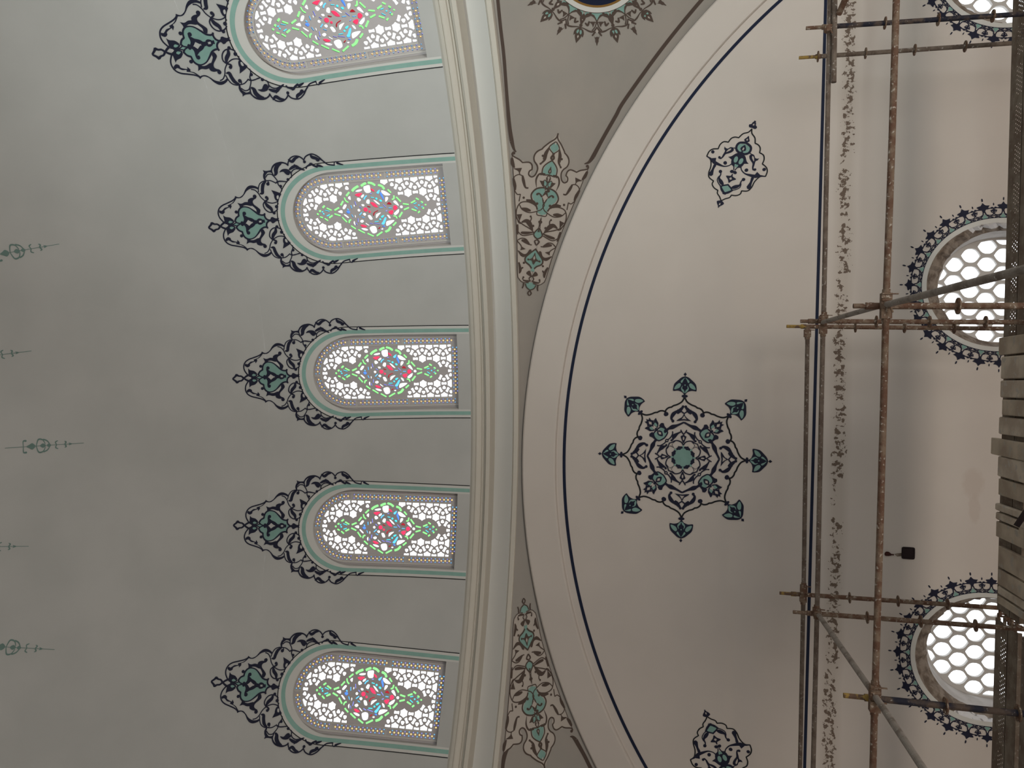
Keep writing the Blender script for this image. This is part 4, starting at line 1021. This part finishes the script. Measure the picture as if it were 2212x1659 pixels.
standard('thin upright scaffold tube with yellow tip in front of the lower right window', (1684,1281), (2155,1313), YF, [1835.5, 1940, 2047], 'rust', 'yellow', .17)
standard('upright scaffold tube carrying the diagonal brace head, crossing the lower right window', (1713,1322), (2212,1359), YM, [1873.6, 1989, 2107.5], 'rust', 'rust', .18)
standard('thick upright scaffold tube with flaking yellow top at the lower right', (1822,1502), (2212,1542), YN, [2042.5, 2199], 'bluesteel', 'yellow', .19)
def pline(pts, Y): return [on_y(x, y, Y) for x, y in pts]
g2 = 'horizontal scaffold tubes'
P = pline([(1795,-60),(1787,420)], YM-.055)
bar('scaffold_ledger', 'horizontal scaffold tube beside the blue line, upper length', g2, pline([(1794,-60),(1779,697)], YM-.052), 'dusty', heads=[on_y(1780,689,YM-.052)])
bar('scaffold_ledger', 'second tube lashed alongside the upper ledger at the upper right, ending in a cut tip', g2, pline([(1804,-60),(1801,178)], YM-.10), 'dusty', r=.026)
bar('scaffold_ledger', 'horizontal scaffold tube beside the blue line, lower length', g2, pline([(1778,700),(1765,1318),(1755,1720)], YM-.052), 'dusty', heads=[on_y(1764,1322,YM-.052), on_y(1778,712,YM-.052)])
bar('scaffold_ledger', 'thick horizontal scaffold tube, upper length down to the middle uprights', g2, pline([(1938,-60),(1927,300),(1914,652)], YN-.052), 'rust', heads=[on_y(1914,646,YN-.052)])
bar('scaffold_ledger', 'thick horizontal scaffold tube between the middle uprights and the lower brace joint', g2, pline([(1914,660),(1909,860),(1900,1180),(1890,1500)], YN-.052), 'rust', heads=[on_y(1913.5,676,YN-.052), on_y(1890,1492,YN-.052)])
bar('scaffold_ledger', 'thick horizontal scaffold tube running off the lower edge of the photo', g2, pline([(1889.5,1512),(1884,1720)], YN-.052), 'rust', heads=[on_y(1889,1524,YN-.052)])
bar('scaffold_ledger', 'thin grey horizontal tube nearest the wall, left of the blue line', g2, pline([(1744.5,716),(1740,1000),(1736,1278)], YF-.05), 'dusty', heads=[on_y(1744,720,YF-.05), on_y(1736,1272,YF-.05)])
bar('scaffold_ledger', 'thin grey horizontal tube nearest the wall, running off the lower photo edge', g2, pline([(1735.5,1286),(1727,1720)], YF-.05), 'dusty', heads=[on_y(1735,1292,YF-.05)])
g3 = 'diagonal scaffold braces'; galv = 'galv'
bar('scaffold_brace', 'thin grey diagonal brace between two joints at the middle uprights', g3, [on_y(1777,696,YM-.10), on_y(1903,660,YN+.05)], 'galv', r=.021)
bar('scaffold_brace', 'thick grey diagonal brace crossing the middle window towards the right edge', g3, [on_y(1916,658,YN-.10), on_y(2240,575,4.1)], 'galv', r=.0235)
bar('scaffold_brace', 'grey diagonal brace between the brace head and the yellow topped upright', g3, [on_y(1768,1328,YM-.10), on_y(1886,1496,YN+.05)], 'galv', r=.0235)
bar('scaffold_brace', 'grey diagonal brace running down to the lower edge of the photo', g3, [on_y(1892,1506,YN-.10), on_y(2040,1730,4.6)], 'galv', r=.0235)
bar('scaffold_brace', 'short brown diagonal tube at the upper edge of the photo', g3, [on_y(1812,30,YM-.13), on_y(1852,-60,YM-.5)], 'rust', r=.03)
# toeboards and loose couplers
for (x, y, Y, lb) in ((1777,690,YM-.09,'rusty coupler joining the middle uprights to the ledger beside the blue line'), (1914,655,YN-.08,'rusty coupler where the thick ledger meets the brace in front of the middle window'), (1890,1500,YN-.08,'rusty coupler at the yellow topped upright'), (1766,1326,YM-.09,'rusty coupler at the head of the lower diagonal brace'), (1789,62,YM-.09,'rusty coupler on the dark blue upright')):
    c = on_y(x, y, Y); root = empty('scaffold_coupler', c); tag(root, lb, 'coupler', 'scaffold couplers')
    hd = rooted(root, mesh('coupler_body', *join([tube(c+Vector((-.035,0,0)), c+Vector((.035,0,0)), .036, 10), tube(c+Vector((0,.01,-.035)), c+Vector((0,.01,.035)), .034, 10)]), 'rust'))
    mesh('bolt', *join([tube(c+Vector((.02,-.03,-.035)), c+Vector((.02,-.03,.035)), .008, 8), tube(c+Vector((-.03,-.036,-.02)), c+Vector((-.07,-.045,-.035)), .008, 8)]), 'rust', parent=hd)

# ------------------------------------------------------------------ working platform
ZDK = -3.30
e0, e1 = on_z(2187,40,ZDK), on_z(2147,1480,ZDK); YE = (e0.y+e1.y)/2
def deckplank(label, xa, xb, y1, w, z, holes_=True):
    y0 = y1-w; root = empty('steel_deck_plank', ((xa+xb)/2, y1, z)); tag(root, label, 'scaffold plank', 'perforated steel deck planks')
    O = [(xa, y0), (xb, y0), (xb, y1), (xa, y1)]; hs = []
    if holes_:
        n = int((xb-xa-.2)/.045)
        for i in range(n):
            if i % 9 in (7, 8): continue
            for j, f in enumerate((.12, .24, .36, .48)):
                cx, cy = xa+.1+i*.045+(.0225 if j % 2 else 0), y0+w*f; hs.append([(cx+.0085*cos(q*pi/4), cy+.0105*sin(q*pi/4)) for q in range(8)])
    rooted(root, plate('deck_panel', O, hs, .003, lambda x, y, zz: Vector((x, y, z+zz)), 'deck'))
    rooted(root, mesh('side_rail', *join([box(((xa+xb)/2, y1-.012, z-.02), xb-xa, .024, .042), box(((xa+xb)/2, y0+.012, z-.02), xb-xa, .024, .042)]), 'deck'))
    hk = []
    for xe, sg in ((xa, -1), (xb, 1)):
        for yy in (y0+w*.25, y0+w*.75): hk.append(box((xe+sg*.03, yy, z-.0), .07, .035, .02)); hk.append(box((xe+sg*.06, yy, z-.03), .012, .035, .06))
    rooted(root, mesh('end_hook', *join(hk), 'rust'))
def xw(px, py, z): return on_z(px, py, z).x
xr0 = xw(2172,735,ZDK); xl0 = xw(2152,1322,ZDK)
deckplank('perforated steel deck plank, outer of the upper bay', xr0-.02, xr0+5.0, YE, .30, ZDK)
deckplank('perforated steel deck plank, inner of the upper bay', xr0-.02, xr0+5.0, YE-.315, .215, ZDK, False)
deckplank('perforated steel deck plank, third row of the upper bay', xr0-.02, xr0+5.0, YE-.63, .30, ZDK, False)
deckplank('perforated steel deck plank, outer of the lower bay', xl0-3.0, xl0-.06, YE, .30, ZDK)
deckplank('perforated steel deck plank, inner of the lower bay', xl0-3.0, xl0-.06, YE-.315, .215, ZDK, False)
deckplank('perforated steel deck plank, third row of the lower bay', xl0-3.0, xl0-.06, YE-.63, .30, ZDK, False)
for j, lb in enumerate(('outer', 'second row', 'third row')):
    deckplank('perforated steel deck plank under the wooden boards, '+lb, xl0+.04, xr0-.13, YE-.02-.315*j, .215 if j == 1 else .30, ZDK-.003, False)
bar('scaffold_ledger', 'horizontal tube carrying the wooden boards', g2, [Vector((xl0-.1, YE-.10, ZDK-.095)), Vector((xr0+.1, YE-.10, ZDK-.095))], 'rust')
ZW = ZDK+.046
BD = [(728,768,2157,'protruding pale board beside the middle window',1), (769,819,2163,'board with a large splash of pale plaster',2), (820,859,2163,'board with a faint groove, third from the middle window',2), (861,897,2166,'clean brown board set slightly back',1), (898,938,2157,'brown board with a rounded split end',2), (943,981,2140,'board sticking out furthest towards the wall',1), (983,1029,2155,'grey board right below the furthest protruding one',2), (1031,1069,2155,'grey speckled board in the middle of the platform',1), (1084,1102,2152,'narrow board with a pale chip at its end',2), (1103,1122,2152,'narrow board with plaster patches beside the chipped one',2), (1123,1159,2152,'pale board under the small wooden block',1), (1176,1224,2156,'broad board below the dark gap',1), (1226,1262,2155,'board second from the lower bay, grey and smooth',1), (1263,1283,2155,'narrow board next to the last one',2), (1284,1303,2155,'last narrow board beside the lower steel planks',1)]
for i, (ya, yb, xp, lb, mm) in enumerate(BD):
    a, b = on_z(xp, ya+.8, ZW), on_z(xp, yb-.8, ZW); yend = (a.y+b.y)/2; xa, xb = min(a.x, b.x), max(a.x, b.x)
    rnd = random.Random(i); y0 = yend-4.2; V = []; F = []
    skew = rnd.uniform(-.0005, .0005); dz = rnd.uniform(-.006, .008); ch = .006 if mm == 1 else .010; xb -= .006; L = []
    prof = [(xa, -.038), (xa, -ch), (xa+ch, 0), (xb-ch, 0), (xb, -ch), (xb, -.038)]
    ys = [yend-.0-.10*0, yend-.05, yend-.6, yend-1.6, y0]
    for j, yy in enumerate(ys):
        for (x, z) in prof:
            q = .02*(1 if j == 0 else 0)*rnd.uniform(.2, 1)
            V.append(Vector((x+skew*(yend-yy)+(rnd.uniform(-.0015, .0015) if j else 0), yy-q*.5, ZW+dz+z+.006*sin(yy*2+i))))
    n = 6
    F = [(j*n+k_, j*n+(k_+1) % n, (j+1)*n+(k_+1) % n, (j+1)*n+k_) for j in range(len(ys)-1) for k_ in range(n)]+[tuple(range(n)), tuple(range((len(ys)-1)*n, len(ys)*n))[::-1]]
    o = mesh('scaffold_board', V, F, 'wood' if mm == 1 else 'wood2'); tag(o, 'weathered wooden scaffold board, '+lb, 'scaffold board', 'wooden boards laid across the platform')
# small loose things on the boards
c = on_z(2207,1147,ZW+.05); o = mesh('wooden_block', *box((c.x, c.y-.05, ZW+.035), .06, .18, .05), 'wood'); tag(o, 'small wooden block lying on the platform boards at the right edge', 'wood block')
c = on_z(2204,1120,ZW+.10)
o = mesh('steel_bar', *box((c.x, c.y, ZW+.09), .17, .05, .035, Matrix.Rotation(.5, 3, 'Y')), 'dark'); tag(o, 'short dark steel bar leaning beside the wooden block', 'steel bar')

# ------------------------------------------------------------------ dark outlet recess with a torn cable
c = on_y(1961.5,1194.5,WY); root = empty('wall_socket_recess', c); tag(root, 'small square dark socket recess left open in the lunette wall', 'outlet box')
n = 20; V = []; 
def sq(r, t): 
    ca, sa = cos(t), sin(t); e = .28; return (r*abs(ca)**e*(1 if ca >= 0 else -1), r*abs(sa)**e*(1 if sa >= 0 else -1))
for (r, y) in ((.070, -.006), (.074, -.010), (.060, -.010), (.056, -.002)):
    V += [c+Vector((sq(r, 2*pi*i/n)[0], y, sq(r*1.02, 2*pi*i/n)[1])) for i in range(n)]
F = [(k_*n+i, k_*n+(i+1) % n, (k_+1)*n+(i+1) % n, (k_+1)*n+i) for k_ in range(3) for i in range(n)]+[tuple(range(3*n, 4*n))]
rooted(root, mesh('recess_box', V, F, 'dark'))
rooted(root, mesh('raw_plaster_patch', [on_y(x, y, WY-.004) for x, y in ((1932,1197),(1938,1195),(1948,1194.5),(1950,1198),(1950,1201.5),(1944,1201.5),(1939,1202.5),(1935,1200))], [tuple(range(8))], 'rough'))
cb = [on_y(x, y, WY-.012) for x, y in ((1931,1198.5),(1925,1198),(1920,1193.5),(1915,1192.5),(1912,1195.5),(1913,1199.5),(1919,1199.5),(1925,1198.5))]
o = mesh('torn_cable', *join([tube(cb[i], cb[i+1], .008, 8) for i in range(7)]+[tube(on_y(1913,1196,WY-.01), on_y(1922,1197.5,WY-.01), .014, 8)]), 'redcable'); tag(o, 'torn dark red cable end poking from the wall above the socket recess', 'cable')
